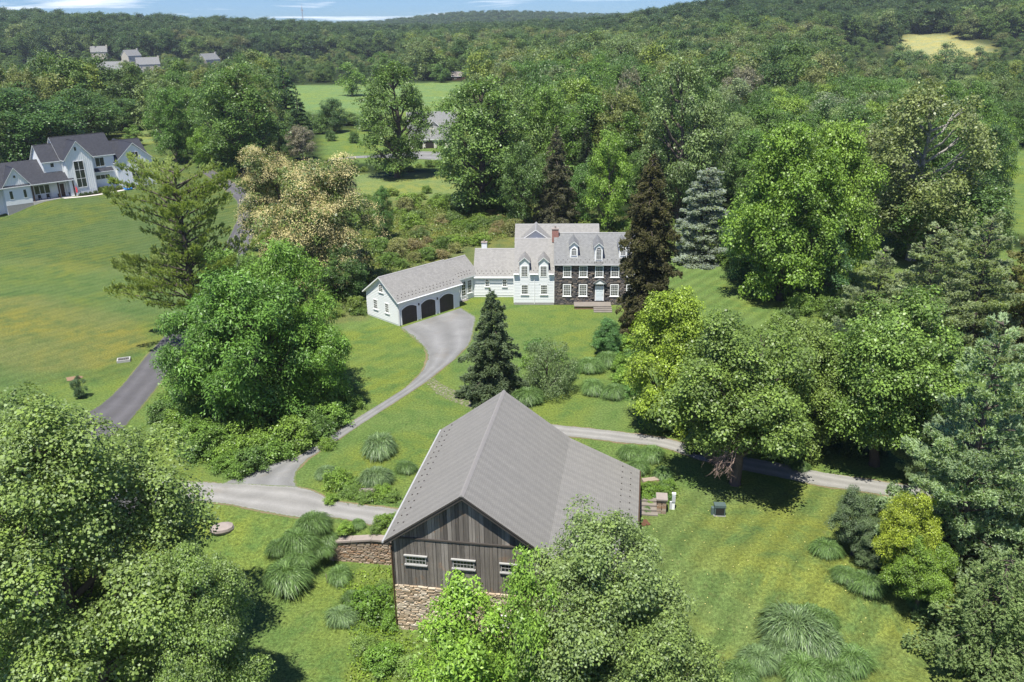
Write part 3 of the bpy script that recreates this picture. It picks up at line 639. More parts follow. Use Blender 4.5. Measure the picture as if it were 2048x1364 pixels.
drive_r = [(922, 616), (952, 634), (950, 655), (938, 690), (905, 722), (850, 765), (790, 805), (720, 850), (660, 890), (615, 918), (592, 940), (583, 962), (600, 985)]
strip('driveway_edge', drive_l, drive_r, M['edge_soil'], 0.010, over=0.22, jit=0.22)
strip('driveway', drive_l, drive_r, M['gravel'], 0.022, 0.4, jit=0.10)
low_l = [(340, 960), (435, 966), (583, 972), (638, 984), (650, 1002), (700, 1008), (770, 1016), (800, 1020)]
low_r = [(340, 1006), (430, 1004), (520, 1020), (600, 1038), (650, 1034), (700, 1040), (735, 1052), (800, 1060)]
strip('lower_drive_edge', low_l, low_r, M['edge_soil'], 0.014, over=0.2, jit=0.2)
strip('lower_drive', low_l, low_r, M['gravel_pale'], 0.030, jit=0.12)
strip('farm_lane', [(900, 930), (300, 950), (160, 990), (40, 1080), (-120, 1180)][1:], [(380, 1012), (270, 1040), (170, 1120), (60, 1240), (-60, 1330)][:4], M['asphalt'], 0.018, jit=0.04)
br_l = [(1040, 838), (1110, 850), (1230, 862), (1335, 878), (1400, 896), (1480, 913), (1560, 926), (1650, 945), (1745, 961), (1900, 985), (2060, 1000)]
br_r = [(1040, 862), (1130, 872), (1200, 880), (1330, 894), (1400, 922), (1500, 945), (1560, 956), (1640, 972), (1745, 985), (1900, 1012), (2060, 1030)]
strip('branch_drive_edge', br_l, br_r, M['edge_soil'], 0.012, over=0.15, jit=0.2)
strip('branch_drive', br_l, br_r, M['gravel_pale'], 0.026, jit=0.08)
nd_l = [(395, 342), (415, 352), (442, 372), (473, 400), (478, 432), (455, 480), (430, 530), (395, 590), (345, 655), (290, 715), (240, 778), (170, 835), (60, 850)]
nd_r = [(420, 338), (440, 350), (482, 374), (521, 404), (519, 440), (500, 492), (470, 545), (440, 602), (400, 670), (345, 735), (302, 790), (230, 880), (60, 905)]
strip('neighbour_drive_edge', nd_l, nd_r, M['edge_soil'], 0.02, 1.5, over=0.15, jit=0.15)
strip('neighbour_drive', nd_l, nd_r, M['asphalt'], 0.035, 1.5, jit=0.04)
strip('street', [(-300, 790), (0, 812), (110, 838), (215, 842)], [(-300, 850), (0, 870), (110, 895), (215, 880)], M['asphalt'], 0.045, 1.5, jit=0.04)
strip('far_drive', [(655, 320), (690, 313), (760, 310), (835, 302), (880, 304)], [(655, 323), (690, 317), (760, 316), (835, 318), (885, 322)], M['gravel'], 0.05, 2.0)
strip('faint_gravel_path', [(850, 742), (880, 765), (930, 790), (975, 812)], [(838, 752), (866, 780), (915, 808), (955, 828)], worn_mat(), 0.016, jit=0.35)
strip('suburb_street', [(380, 151), (440, 150), (500, 150)], [(380, 154), (440, 154), (500, 154)], M['concrete_path'], 0.3, 8)

# ------------------------------------------------------------------ building helpers
def face_front(b0): return lambda s, z, o=0.0: (s, b0 - o, z)
def face_left(a0): return lambda s, z, o=0.0: (a0 - o, s, z)
def face_right(a0): return lambda s, z, o=0.0: (a0 + o, s, z)
def solid(parent, a0, a1, b0, b1, z0, ze, zr=None, axis='a', mat='white', name='wall', ridge=None, ze2=None):
    mb = MB(); ze2 = ze if ze2 is None else ze2
    if axis == 'a':
        r = (b0 + b1) / 2 if ridge is None else ridge; pr = [(b0, z0), (b1, z0), (b1, ze2)] + ([(r, zr)] if zr else []) + [(b0, ze)]
        mb.prism(pr, lambda b, z: (a0, b, z), lambda b, z: (a1, b, z))
    else:
        r = (a0 + a1) / 2 if ridge is None else ridge; pr = [(a0, z0), (a1, z0), (a1, ze2)] + ([(r, zr)] if zr else []) + [(a0, ze)]
        mb.prism(pr, lambda a, z: (a, b0, z), lambda a, z: (a, b1, z))
    return mb.build(name, M[mat], parent)
def roof(parent, a0, a1, b0, b1, ze, zr, axis='a', mat='house_roof', trim='trim', ov=0.35, rk=0.35, th=0.16, ridge=None, ze2=None, name='roof', sides=(1, 1)):
    """gable roof as thick slabs; the eave heights are those at the wall line"""
    mb = MB(); ze2 = ze if ze2 is None else ze2
    lo, hi, e0, e1 = (b0, b1, a0, a1) if axis == 'a' else (a0, a1, b0, b1)
    r = (lo + hi) / 2 if ridge is None else ridge
    X = (lambda t, s, z: (s, t, z)) if axis == 'a' else (lambda t, s, z: (t, s, z)); s0, s1 = e0 - rk, e1 + rk
    for k, (edge, zedge) in enumerate(((lo, ze), (hi, ze2))):
        if not sides[k]: continue
        sg = -1 if k == 0 else 1; slp = (zr - zedge) / abs(edge - r); te = edge + sg * ov; zt = zedge - slp * ov; ln = math.hypot(te - r, zr - zt)
        q = [X(te, s0, zt + th), X(te, s1, zt + th), X(r, s1, zr + th), X(r, s0, zr + th)]
        mb.poly(q, 0, [(s0, 0), (s1, 0), (s1, ln), (s0, ln)])
        b = [X(te, s0, zt), X(te, s1, zt), X(r, s1, zr), X(r, s0, zr)]; mb.poly(b, 1)
        for i, j in ((0, 1), (1, 2), (3, 0)): mb.poly([q[i], q[j], b[j], b[i]], 1)
    # ridge cap
    mb.prism([(r - 0.13, zr + th - 0.05), (r, zr + th + 0.05), (r + 0.13, zr + th - 0.05)], lambda t, z: X(t, s0 + .01, z), lambda t, z: X(t, s1 - .01, z), 2)
    return mb.build(name, [M[mat], M[trim], M['planter'] if mat == 'dark_roof' else M['ridge_tile']], parent)
def siding(parent, P, z0, z1, ext, step=0.23, proud=0.045, mat='white', name='clapboards'):
    mb = MB(); z = z0
    while z < z1 - 0.02:
        t = min(z + step, z1); a, b = ext(z); c, d = ext(t)
        if d - c > 0.05:
            mb.poly([P(a, z, proud), P(b, z, proud), P(d, t, 0.012), P(c, t, 0.012)]); mb.poly([P(a, z, 0.004), P(b, z, 0.004), P(b, z, proud), P(a, z, proud)])
        z += step
    return mb.build(name, M[mat], parent, kind='stuff')
def battens(parent, P, z0, ext_top, a0, a1, step=0.42, mat='trim'):
    a = a0 + step / 2
    me = None
    while a < a1:
        mb = MB(); mb.box(-0.025, 0.025, 0, 1, 0, 1, P=lambda x, y, z: P(a + x, z0 + z * (ext_top(a) - z0), 0.002 + y * 0.035)); mb.build('batten', M[mat], parent); a += step
def window(parent, P, a0, a1, z0, z1, cols=3, rows=4, fr=0.10, sill=True, mat='trim', arch=False, meet=True, mun=0.028):
    mb = MB(); bx = lambda x0, x1, za, zb, o0, o1: mb.box(x0, x1, o0, o1, za, zb, P=lambda x, y, z: P(x, z, y))
    bx(a0, a0 + fr, z0, z1, 0.005, 0.075); bx(a1 - fr, a1, z0, z1, 0.005, 0.075); bx(a0 + fr, a1 - fr, z1 - fr, z1, 0.005, 0.075); bx(a0 + fr, a1 - fr, z0, z0 + fr * 0.8, 0.005, 0.075)
    i0, i1, j0, j1 = a0 + fr, a1 - fr, z0 + fr * 0.8, z1 - fr
    for c in range(1, cols):
        x = i0 + (i1 - i0) * c / cols; bx(x - mun / 2, x + mun / 2, j0, j1, 0.02, 0.05)
    for r in range(1, rows):
        z = j0 + (j1 - j0) * r / rows; h = 0.03 if (meet and r * 2 == rows) else mun / 2; bx(i0, i1, z - h, z + h, 0.022, 0.052)
    w = mb.build('window', M[mat], parent)
    g = MB(); g.poly([P(i0, j0, 0.03), P(i1, j0, 0.03), P(i1, j1, 0.03), P(i0, j1, 0.03)]); g.build('pane', M['glass'], w)
    if arch:
        mb = MB(); cx = (a0 + a1) / 2; r1 = (a1 - a0) / 2; r2 = r1 - fr; n = 10
        for k in range(n):
            t0, t1 = math.pi * k / n, math.pi * (k + 1) / n; q = [(cx + r * math.cos(t), z1 + r * math.sin(t)) for r, t in ((r2, t0), (r1, t0), (r1, t1), (r2, t1))]
            mb.prism(q, lambda x, z: P(x, z, 0.006), lambda x, z: P(x, z, 0.075))
        for t in (math.pi / 4, math.pi / 2, 3 * math.pi / 4): mb.prism([(cx - .012, z1), (cx + .012, z1), (cx + .012 + r2 * math.cos(t), z1 + r2 * math.sin(t)), (cx - .012 + r2 * math.cos(t), z1 + r2 * math.sin(t))], lambda x, z: P(x, z, 0.04), lambda x, z: P(x, z, 0.06))
        mb.build('arch_frame', M[mat], w)
        g = MB(); g.poly([P(cx + r2 * math.cos(math.pi * k / n), z1 + r2 * math.sin(math.pi * k / n), 0.032) for k in range(n + 1)]); g.build('arch_pane', M['glass'], w)
    if sill:
        s = MB(); s.box(a0 - 0.08, a1 + 0.08, 0.004, 0.14, z0 - 0.09, z0 - 0.002, P=lambda x, y, z: P(x, z, y)); s.build('sill', M[mat], w)
    return w
def door(parent, P, a0, a1, z0, z1, mat='door_white', panels=3, fr=0.12):
    mb = MB(); f = lambda x0, x1, za, zb, o0, o1, m: mb.box(x0, x1, o0, o1, za, zb, m, P=lambda x, y, z: P(x, z, y))
    f(a0 + fr, a1 - fr, z0, z1 - fr, 0.01, 0.05, 0); w = (a1 - a0 - 2 * fr)
    for c in range(2):
        for r in range(panels):
            x0 = a0 + fr + w * (0.08 + 0.46 * c); zz = (z1 - fr - z0) / panels; f(x0, x0 + w * 0.38, z0 + zz * (r + 0.1), z0 + zz * (r + 0.85), 0.05, 0.065, 0)
    d = mb.build('door', M[mat], parent); k = MB(); k.box(a0 - 0, a0 + fr, 0.004, 0.09, z0, z1, P=lambda x, y, z: P(x, z, y)); k.box(a1 - fr, a1, 0.004, 0.09, z0, z1, P=lambda x, y, z: P(x, z, y)); k.box(a0 + fr, a1 - fr, 0.004, 0.09, z1 - fr, z1, P=lambda x, y, z: P(x, z, y)); k.build('door_frame', M['trim'], d)
    h = MB(); h.box(a1 - fr - 0.12, a1 - fr - 0.07, 0.06, 0.12, z0 + 0.95, z0 + 1.1, P=lambda x, y, z: P(x, z, y)); h.build('handle', M['metal_grey'], d); return d
def gutter(parent, p0, p1, mat='trim', r=0.06, name='gutter'):
    mb = MB(); mb.tube([p0, p1], r, 6); return mb.build(name, M[mat], parent)
def chimney(parent, a, b, z0, z1, w, d, mat, cap='cap_stone'):
    mb = MB(); mb.box(a - w / 2, a + w / 2, b - d / 2, b + d / 2, z0, z1); c = mb.build('chimney', M[mat], parent)
    mb = MB(); mb.box(a - w / 2 - .06, a + w / 2 + .06, b - d / 2 - .06, b + d / 2 + .06, z1 + .001, z1 + .12); mb.tube([(a, b, z1 + .12), (a, b, z1 + .45)], 0.12, 8); mb.build('chimney_cap', M[cap], c); return c
def snow_guards(parent, a0, a1, f, rows, step=0.6, mat='dark_trim', kind='stuff'):
    mb = MB()
    for r in rows:
        n = int((a1 - a0) / step)
        for i in range(n):
            a = a0 + (i + 0.5 + (0.5 if r[1] else 0)) * step; x, y, z = f(a, r[0]); mb.box(x - .04, x + .04, y - .05, y + .05, z - .02, z + .07)
    return mb.build('snow_guards', M[mat], parent, kind=kind)

# unit stones shared by every dry-laid or mortared wall
STONES = []
def unit_stone(rng):
    def ring(y, s, j): return [(sx * 0.5 * s + rng.uniform(-j, j), y, sz * 0.5 * s + rng.uniform(-j, j)) for sx, sz in ((-1, -1), (0.1, -1.05), (1, -1), (1, 1), (-0.1, 1.05), (-1, 1))]
    a, b, c = ring(0.5, 1.0, 0.02), ring(-0.25, 1.0, 0.04), ring(-0.5, 0.72, 0.09); V = a + b + c; F = [[i, (i + 1) % 6, 6 + (i + 1) % 6, 6 + i] for i in range(6)] + [[6 + i, 6 + (i + 1) % 6, 12 + (i + 1) % 6, 12 + i] for i in range(6)] + [[12, 13, 14, 15, 16, 17]]
    return V, F
srng = np.random.default_rng(5); RAW = [unit_stone(srng) for _ in range(9)]
def stone_meshes(mat):
    out = []
    for V, F in RAW:
        me = bpy.data.meshes.new('stone'); me.from_pydata(V, [], F); me.materials.append(mat); out.append(me)
    return out
def lay_stones(seed, a0, a1, z0, z1, hr, wr, holes=(), top=None):
    rng = random.Random(seed); z = z0; out = []
    while z < z1 - 0.04:
        h = rng.uniform(*hr); h = min(h, z1 - z); a = a0 - rng.uniform(0, 0.2)
        while a < a1 - 0.03:
            w = min(rng.uniform(*wr), a1 - a); zz = z + rng.uniform(-0.02, 0.02); cx, cz = max(a, a0) + (w - max(a0 - a, 0)) / 2, zz + h / 2; w2 = w - max(a0 - a, 0)
            if w2 > 0.06 and not any(h0 - w2 * .4 < cx < h1 + w2 * .4 and k0 - h * .4 < cz < k1 + h * .4 for h0, h1, k0, k1 in holes) and (top is None or cz + h / 2 < top(cx)):
                out.append((cx, cz, w2 * 0.95, h * rng.uniform(0.84, 0.97), rng.uniform(0.0, 0.05), rng.randrange(9), rng.uniform(-0.06, 0.06)))
            a += w
        z += h
    return out
def stones_joined(parent, lst, b, depth, mat, name='stonework'):
    V = []; F = []
    for cx, cz, w, h, pr, k, rt in lst:
        v, f = RAW[k]; n = len(V); c, s = math.cos(rt), math.sin(rt); V += [(cx + (x * w) * c - (z * h) * s, b - pr + y * depth, cz + (x * w) * s + (z * h) * c) for x, y, z in v]; F += [[n + i for i in q] for q in f]
    me = bpy.data.meshes.new(name); me.from_pydata(V, [], F); me.materials.append(mat); return obj(name, me, parent, kind='stuff')
def stones_parts(parent, lst, b, depth, meshes):
    for cx, cz, w, h, pr, k, rt in lst:
        o = bpy.data.objects.new('stone', meshes[k]); COL.objects.link(o); o.parent = parent; o.location = (cx, b - pr, cz); o.scale = (w, depth, h); o.rotation_euler = (0, rt, 0)
        # the unit stone is centred, its outer face at y = -0.5

# ------------------------------------------------------------------ the barn
BT = rad(-9.26)
barn = thing('barn', (-8.39, 48.45, -2.49), BT, 'large weathered barn with grey shingle roof and plank gable over tan fieldstone', 'barn')
L = 15.97; WG = 10.25; EZ = 7.63; RZ = 11.62; RA = 5.09
solid(barn, 0, WG, 0.22, L, -0.6, 7.75, 11.35, 'b', 'dark_trim', 'wall', ridge=RA, ze2=7.75)
mb = MB(); mb.prism([(WG, -0.6), (16.25, -0.6), (16.25, 4.85), (WG, 7.5)], lambda a, z: (a, 0.9, z), lambda a, z: (a, L, z)); mb.build('shed_wall', M['dark_trim'], barn)
mb = MB(); mb.box(-0.02, WG, 0.12, 0.30, -0.6, 3.83); mb.build('mortar_wall', M['mortar'], barn)
# vertical boards of the gable, each a board of its own
rb = random.Random(9); unit_b = MB(); unit_b.box(-0.5, 0.5, -0.5, 0.5, 0, 1); board_me = unit_b.mesh('board', M['board'])
def rake(a): return (EZ + (RZ - EZ) * (a + 0.41) / (RA + 0.41)) if a < RA else (RZ - (RZ - 7.59) * (a - RA) / (10.67 - RA))
WIN = [(0.9, 2.35), (4.22, 5.72), (7.55, 9.05)]
a = 0.0
while a < WG - 0.02:
    w = min(rb.uniform(0.22, 0.36), WG - a); c = a + w / 2
    for lo, hi, y in ((3.83 - rb.uniform(0, 0.07), 7.62, 0.10), (7.74, rake(c - (w / 2 if c < RA else -w / 2)) - 0.16, 0.13)):
        if hi - lo < 0.1: continue
        o = bpy.data.objects.new('board', board_me); COL.objects.link(o); o.parent = barn; o.location = (c, y + rb.uniform(-0.012, 0.012), lo); o.scale = (w - 0.022, 0.035, hi - lo); o.rotation_euler = (0, rb.uniform(-0.002, 0.002), 0)
    a += w
mb = MB(); mb.box(0, WG, 0.02, 0.13, 7.625, 7.735); mb.build('trim_rail', M['dark_trim'], barn)
P0 = face_front(0.085)
for i, (w0, w1) in enumerate(WIN):
    window(barn, P0, w0, w1, 5.62, 6.28, 6, 2, 0.06, True, 'old_white', meet=False, mun=0.03)
    mb = MB(); mb.box(w0 - 0.1, w1 + 0.1, -0.08, 0.06, 6.30, 6.38); mb.build('window_head', M['old_white'], barn)
# corner boards, gutter and downspout
mb = MB(); mb.box(-0.03, 0.10, 0.0, 0.12, 3.8, 7.6); mb.build('corner_board', M['dark_trim'], barn)
mb = MB(); mb.tube([(-0.42, 0.1, 7.42), (-0.08, 0.02, 7.05), (-0.05, -0.04, 6.9), (-0.05, -0.04, 0.0)], 0.055, 7); mb.build('downspout', M['brown_post'], barn)
mb = MB(); mb.tube([(-0.52, -0.4, EZ - 0.12), (-0.52, L + 0.4, EZ - 0.12)], 0.08, 7); mb.build('gutter', M['grey_trim'], barn)
# roof slabs
def slab(parent, name, A, B, y0, y1, th, mats):
    mb = MB(); (a0, z0), (a1, z1) = A, B; ln = math.hypot(a1 - a0, z1 - z0)
    q = [(a0, y0, z0), (a0, y1, z0), (a1, y1, z1), (a1, y0, z1)]; mb.poly(q, 0, [(y0, 0), (y1, 0), (y1, ln), (y0, ln)]); b = [(x, y, z - th) for x, y, z in q]; mb.poly(b, 1)
    for i in range(4): mb.poly([q[i], q[(i + 1) % 4], b[(i + 1) % 4], b[i]], 1)
    return mb.build(name, mats, parent)
bm = [M['barn_roof'], M['dark_trim']]
slab(barn, 'roof_slope', (-0.41, EZ), (RA, RZ), -0.41, L + 0.41, 0.14, bm)
slab(barn, 'roof_slope', (10.67, 7.59), (RA, RZ), -0.41, L + 0.41, 0.14, bm)
slab(barn, 'shed_roof', (16.63, 4.94), (10.672, 7.575), -0.40, L + 0.40, 0.14, bm)
mb = MB(); mb.prism([(RA - 0.17, RZ - 0.09), (RA, RZ + 0.06), (RA + 0.17, RZ - 0.09)], lambda a, z: (a, -0.43, z), lambda a, z: (a, L + 0.43, z)); mb.build('ridge_cap', M['cap_metal'], barn)
for sgn, (x0, zz0), (x1, zz1) in ((0, (-0.38, EZ - 0.15), (RA, RZ - 0.15)), (1, (10.63, 7.44), (RA, RZ - 0.15))):
    mb = MB(); mb.prism([(x0, zz0), (x1, zz1), (x1, zz1 - 0.22), (x0, zz0 - 0.22)], lambda a, z: (a, -0.36, z), lambda a, z: (a, -0.30, z)); mb.build('bargeboard', M['dark_trim'], barn)
    mb = MB(); mb.prism([(x0, zz0 - .02), (x1, zz1 - .02), (x1, zz1 - 0.30), (x0, zz0 - 0.30)], lambda a, z: (a, 0.0, z), lambda a, z: (a, 0.06, z)); mb.build('bargeboard', M['grey_trim'], barn)
mb = MB(); mb.tube([(16.68, -0.4, 4.80), (16.68, L + 0.4, 4.80)], 0.06, 7); mb.build('gutter', M['brown_post'], barn)
gmb = MB(); gmb.box(-.05, .05, -.04, .04, -.02, .06); gme = gmb.mesh('snow_guard', M['dark_trim'])
for side, base, sl_ in ((0, -0.41, (RZ - EZ) / (RA + 0.41)), (1, 16.63, (7.575 - 4.94) / (16.63 - 10.67))):
    for r in range(2):
        for k in range(17):
            off = 0.55 + 0.55 * r; x = base + off * (1 if side == 0 else -1.3); z = (EZ if side == 0 else 4.94) + sl_ * off * (1 if side == 0 else 1.3)
            o = bpy.data.objects.new('snow_guard', gme); COL.objects.link(o); o.parent = barn; o.location = (x, 0.3 + (k + 0.5 * r) * 0.93, z)
# fieldstone under the boards
bst = lay_stones(3, 0.02, WG, -0.5, 3.80, (0.08, 0.20), (0.25, 0.80))
vis = sorted(bst, key=lambda q: q[0] + abs(q[1] - 2.2) * 0.4)[:290]; rest = [q for q in bst if q not in set(vis)]
sm = stone_meshes(M['barn_stone']); stones_parts(barn, vis, 0.10, 0.22, sm); stones_joined(barn, rest, 0.10, 0.22, M['barn_stone'])
window(barn, face_front(-0.02), 7.0, 8.3, 1.2, 2.1, 4, 2, 0.08, True, 'trim', meet=False)
# shed front: boards over stone
a = WG + 0.02
while a < 16.2:
    w = min(rb.uniform(0.22, 0.34), 16.25 - a); hi = 7.40 - (a + w / 2 - WG) * 0.442 - 0.1
    o = bpy.data.objects.new('board', board_me); COL.objects.link(o); o.parent = barn; o.location = (a + w / 2, 0.86, 1.2); o.scale = (w - 0.02, 0.035, hi - 1.2); a += w
window(barn, face_front(0.84), 12.0, 13.4, 3.3, 4.1, 6, 2, 0.08, True, 'trim', meet=False)

# retaining wall beside the barn, with a rounded cap
rw = thing('retaining_wall', (-14.55, 56.7, -2.49), rad(-9.0), 'low brown fieldstone retaining wall with smooth cap left of the barn', 'wall')
mb = MB(); mb.prism([(0, -0.4), (6.6, -0.4), (6.6, 2.35), (3.3, 2.3), (0, 1.75)], lambda a, z: (a, 0.08, z), lambda a, z: (a, 0.5, z)); mb.build('mortar_core', M['mortar'], rw)
rtop = lambda a: 1.78 + (0.52 * min(a, 3.3) / 3.3) + 0.02
rst = lay_stones(4, 0.0, 6.6, -0.3, 2.4, (0.09, 0.20), (0.22, 0.70), top=rtop)
stones_parts(rw, rst[-285:], 0.06, 0.24, stone_meshes(M['ret_stone'])); stones_joined(rw, rst[:-285], 0.06, 0.24, M['ret_stone'])
for k, (x0, x1) in enumerate(((-0.15, 1.6), (1.62, 3.3), (3.32, 5.0), (5.02, 6.6))):
    mb = MB(); mb.box(x0, x1, -0.2, 0.55, 0, 0.16, P=lambda x, y, z: (x, y, rtop(x) + z + 0.02 - 0.12 * ((y - 0.17) / 0.38) ** 2)); mb.build('capstone', M['cap_stone'], rw)
mb = MB(); mb.box(-0.35, 0.0, -0.15, 0.55, -0.4, 1.72); mb.build('end_pier', M['cap_stone'], rw)

# ------------------------------------------------------------------ the main house
HT = rad(-2.6)
house = thing('stone_house', (6.07, 113.4, 0), HT, 'dark schist stone house with arched dormers joined to a white clapboard wing', 'house')
W = 10.67; SE = 5.99; SR = 9.17
RS = (SR - SE) / (W / 2 + 0.30)
mb = MB(); mb.prism([(0.1, -0.4), (W, -0.4), (W, SE), (W / 2, SR - .1), (0.1, SE)], lambda b, z: (0, b, z), lambda b, z: (12.8, b, z)); mb.build('wall', M['dark_mortar'], house)
HW = [(1.27, 2.36), (3.52, 4.64), (5.76, 6.87), (7.95, 9.07), (10.2, 11.3)]
holes = [(a, b, 4.08, 5.75) for a, b in HW] + [(a, b, 1.28, 3.1) for k, (a, b) in enumerate(HW) if k != 2] + [(5.67, 7.15, 0.6, 3.3)]
hst = lay_stones(6, 0.02, 12.78, -0.2, SE - 0.1, (0.12, 0.26), (0.25, 0.65), holes)
mb = None
vis = sorted(hst, key=lambda q: -(q[2] * q[3]) + (100 if q[0] > 9.6 else 0))[:290]; sv_ = set(vis)
stones_parts(house, vis, 0.06, 0.20, stone_meshes(M['house_stone'])); stones_joined(house, [q for q in hst if q not in sv_], 0.06, 0.20, M['house_stone'])
PF = face_front(-0.02)
for a, b in HW: window(house, PF, a - .04, b + .04, 4.12, 5.78, 4, 6, 0.13, True)
for k, (a, b) in enumerate(HW):
    if k != 2: window(house, PF, a - .04, b + .04, 1.32, 3.08, 4, 6, 0.13, True)
door(house, PF, 5.78, 7.05, 0.62, 2.75)
window(house, PF, 5.86, 6.97, 2.78, 3.12, 4, 1, 0.06, False)
mb = MB(); mb.prism([(5.55, 3.2), (7.3, 3.2), (6.42, 3.78)], lambda a, z: (a, -0.42, z), lambda a, z: (a, 0.0, z)); mb.build('pediment', M['trim'], house)
mb = MB()
for s in ((5.45, 3.19, 6.42, 3.86), (7.4, 3.19, 6.42, 3.86)): mb.prism([(s[0], s[1]), (s[2], s[3]), (s[2], s[3] + .08), (s[0], s[1] + .08)], lambda a, z: (a, -0.5, z), lambda a, z: (a, -0.01, z))
mb.build('pediment_roof', M['slate_roof'], house)
mb = MB()
mb.poly([(-.05, -.3, SE), (12.95, -.3, SE), (12.95, W / 2, SR), (-.05, W / 2, SR)], 0, [(0, 0), (13, 0), (13, 6.5), (0, 6.5)]); mb.poly([(-.05, W + .3, SE), (12.95, W + .3, SE), (12.95, W / 2, SR + .002), (-.05, W / 2, SR + .002)], 0, [(0, 0), (13, 0), (13, 6.5), (0, 6.5)])
mb.poly([(-.05, -.3, SE - .14), (12.95, -.3, SE - .14), (12.95, -.3, SE - .001), (-.05, -.3, SE - .001)], 1); mb.poly([(-.05, -.3, SE - .14), (12.95, -.3, SE - .14), (12.95, 0.1, SE - .14), (-.05, 0.1, SE - .14)], 1)
mb.poly([(12.95, -.3, SE - .01), (12.95, W / 2, SR), (12.95, W / 2, SR - .2), (12.95, -.3, SE - .2)], 1)
mb.build('slate_roof', [M['slate_roof'], M['grey_trim']], house)
snow_guards(house, 0, 12.8, lambda a, r: (a, -.3 + r, SE + RS * r), ((0.45, 0), (0.85, 1)), 0.62)
gutter(house, (0, -0.36, SE - .05), (12.9, -0.36, SE - .05), 'grey_trim')
gutter(house, (-0.02, W / 2, SR + .04), (12.9, W / 2, SR + .04), 'grey_trim', 0.06, 'ridge_cap')
def dormer(parent, ac, w, z0, z1, zap, bfront, rf, arch=True, rows=4, roofm='slate_roof', cols=3, wz0=None, wz1=None, body='trim'):
    """z0 foot on the roof, z1 eave, zap peak; the body runs back until the main roof swallows it"""
    d = thing_part(parent, 'dormer'); bb = (zap - rf(0)) / rf.s + 0.4
    mb = MB(); mb.prism([(ac - w / 2, z0), (ac + w / 2, z0), (ac + w / 2, z1), (ac, zap - .08), (ac - w / 2, z1)], lambda a, z: (a, bfront, z), lambda a, z: (a, bb, z)); mb.build('dormer_wall', M[body], d)
    mb = MB(); s = (zap - z1) / (w / 2); ov = 0.16
    for sg in (-1, 1):
        e = (ac + sg * (w / 2 + ov), z1 - s * ov); q = [(e[0], bfront - .2, e[1] + .09), (e[0], bb, e[1] + .09), (ac, bb, zap + .09), (ac, bfront - .2, zap + .09)]; mb.poly(q, 0, [(0, 0), (bb, 0), (bb, 1.2), (0, 1.2)])
        b = [(x, y, z - .1) for x, y, z in q]; mb.poly(b, 1); mb.poly([q[0], q[3], b[3], b[0]], 1); mb.poly([q[0], q[1], b[1], b[0]], 1)
    mb.build('dormer_roof', [M[roofm], M['trim']], d)
    P = face_front(bfront); window(d, P, ac - w * 0.36, ac + w * 0.36, wz0 if wz0 else z0 + .12, wz1 if wz1 else z1 - .25, cols, rows, 0.09, False, arch=arch)
    return d
def thing_part(parent, name): return obj(name, None, parent)
class RF:
    def __init__(s, b0, z0, sl): s.b0 = b0; s.z0 = z0; s.s = sl
    def __call__(s, b): return s.z0 + s.s * (b - s.b0)
rfs = RF(-0.3, SE, RS)
# sub-parts may not go below three levels, so every dormer is a part whose pieces are sub-parts
def flat_window(parent, P, a0, a1, z0, z1, cols, rows, fr, arch=False):
    mb = MB(); mb2 = MB(); bx = lambda x0, x1, za, zb, o0, o1: mb.box(x0, x1, o0, o1, za, zb, P=lambda x, y, z: P(x, z, y))
    bx(a0, a0 + fr, z0, z1, 0.005, 0.075); bx(a1 - fr, a1, z0, z1, 0.005, 0.075); bx(a0 + fr, a1 - fr, z0, z0 + fr * 0.8, 0.005, 0.075); bx(a0 + fr, a1 - fr, z1 - fr * .6, z1, 0.005, 0.075)
    i0, i1, j0, j1 = a0 + fr, a1 - fr, z0 + fr * 0.8, z1 - fr * .6
    for c in range(1, cols): x = i0 + (i1 - i0) * c / cols; bx(x - .014, x + .014, j0, j1, 0.02, 0.05)
    for r in range(1, rows): z = j0 + (j1 - j0) * r / rows; bx(i0, i1, z - .014, z + .014, 0.022, 0.052)
    mb2.poly([P(i0, j0, 0.03), P(i1, j0, 0.03), P(i1, j1, 0.03), P(i0, j1, 0.03)])
    if arch:
        cx = (a0 + a1) / 2; r1 = (a1 - a0) / 2; r2 = r1 - fr; n = 10
        for k in range(n):
            t0, t1 = math.pi * k / n, math.pi * (k + 1) / n; q = [(cx + r * math.cos(t), z1 + r * math.sin(t)) for r, t in ((r2, t0), (r1, t0), (r1, t1), (r2, t1))]
            mb.prism(q, lambda x, z: P(x, z, 0.006), lambda x, z: P(x, z, 0.075))
        for t in (math.pi / 4, math.pi / 2, 3 * math.pi / 4): mb.prism([(cx - .012, z1), (cx + .012, z1), (cx + .012 + r2 * math.cos(t), z1 + r2 * math.sin(t)), (cx - .012 + r2 * math.cos(t), z1 + r2 * math.sin(t))], lambda x, z: P(x, z, 0.04), lambda x, z: P(x, z, 0.06))
        mb2.poly([P(cx + r2 * math.cos(math.pi * k / n), z1 + r2 * math.sin(math.pi * k / n), 0.032) for k in range(n + 1)])
    mb.build('window_frame', M['trim'], parent); mb2.build('pane', M['glass'], parent)
def window_in_dormer(d, P, a0, a1, z0, z1, cols, rows, fr, sill, arch=False): flat_window(d, P, a0, a1, z0, z1, cols, rows, fr, arch)
_w = window
window = window_in_dormer
for ac, z0_, wz0, wz1 in ((2.75, 6.7, 6.98, 7.75), (6.2, 6.35, 6.5, 8.0), (9.65, 6.7, 6.98, 7.75)):
    dormer(house, ac, 1.12, z0_ - 0.3, 8.45, 8.95, -0.3 + (z0_ - SE) / RS, rfs, True, 4 if wz0 > 6.8 else 7, 'slate_roof', 3, wz0, wz1)
mb = MB(); mb.tube([(6.2 + 0.62 * math.cos(t), -0.3 + 0.35 - 0.45 * math.sin(t), 6.28) for t in np.linspace(0, math.pi, 9)], 0.035, 5); mb.build('dormer_apron', M['dark_trim'], house)
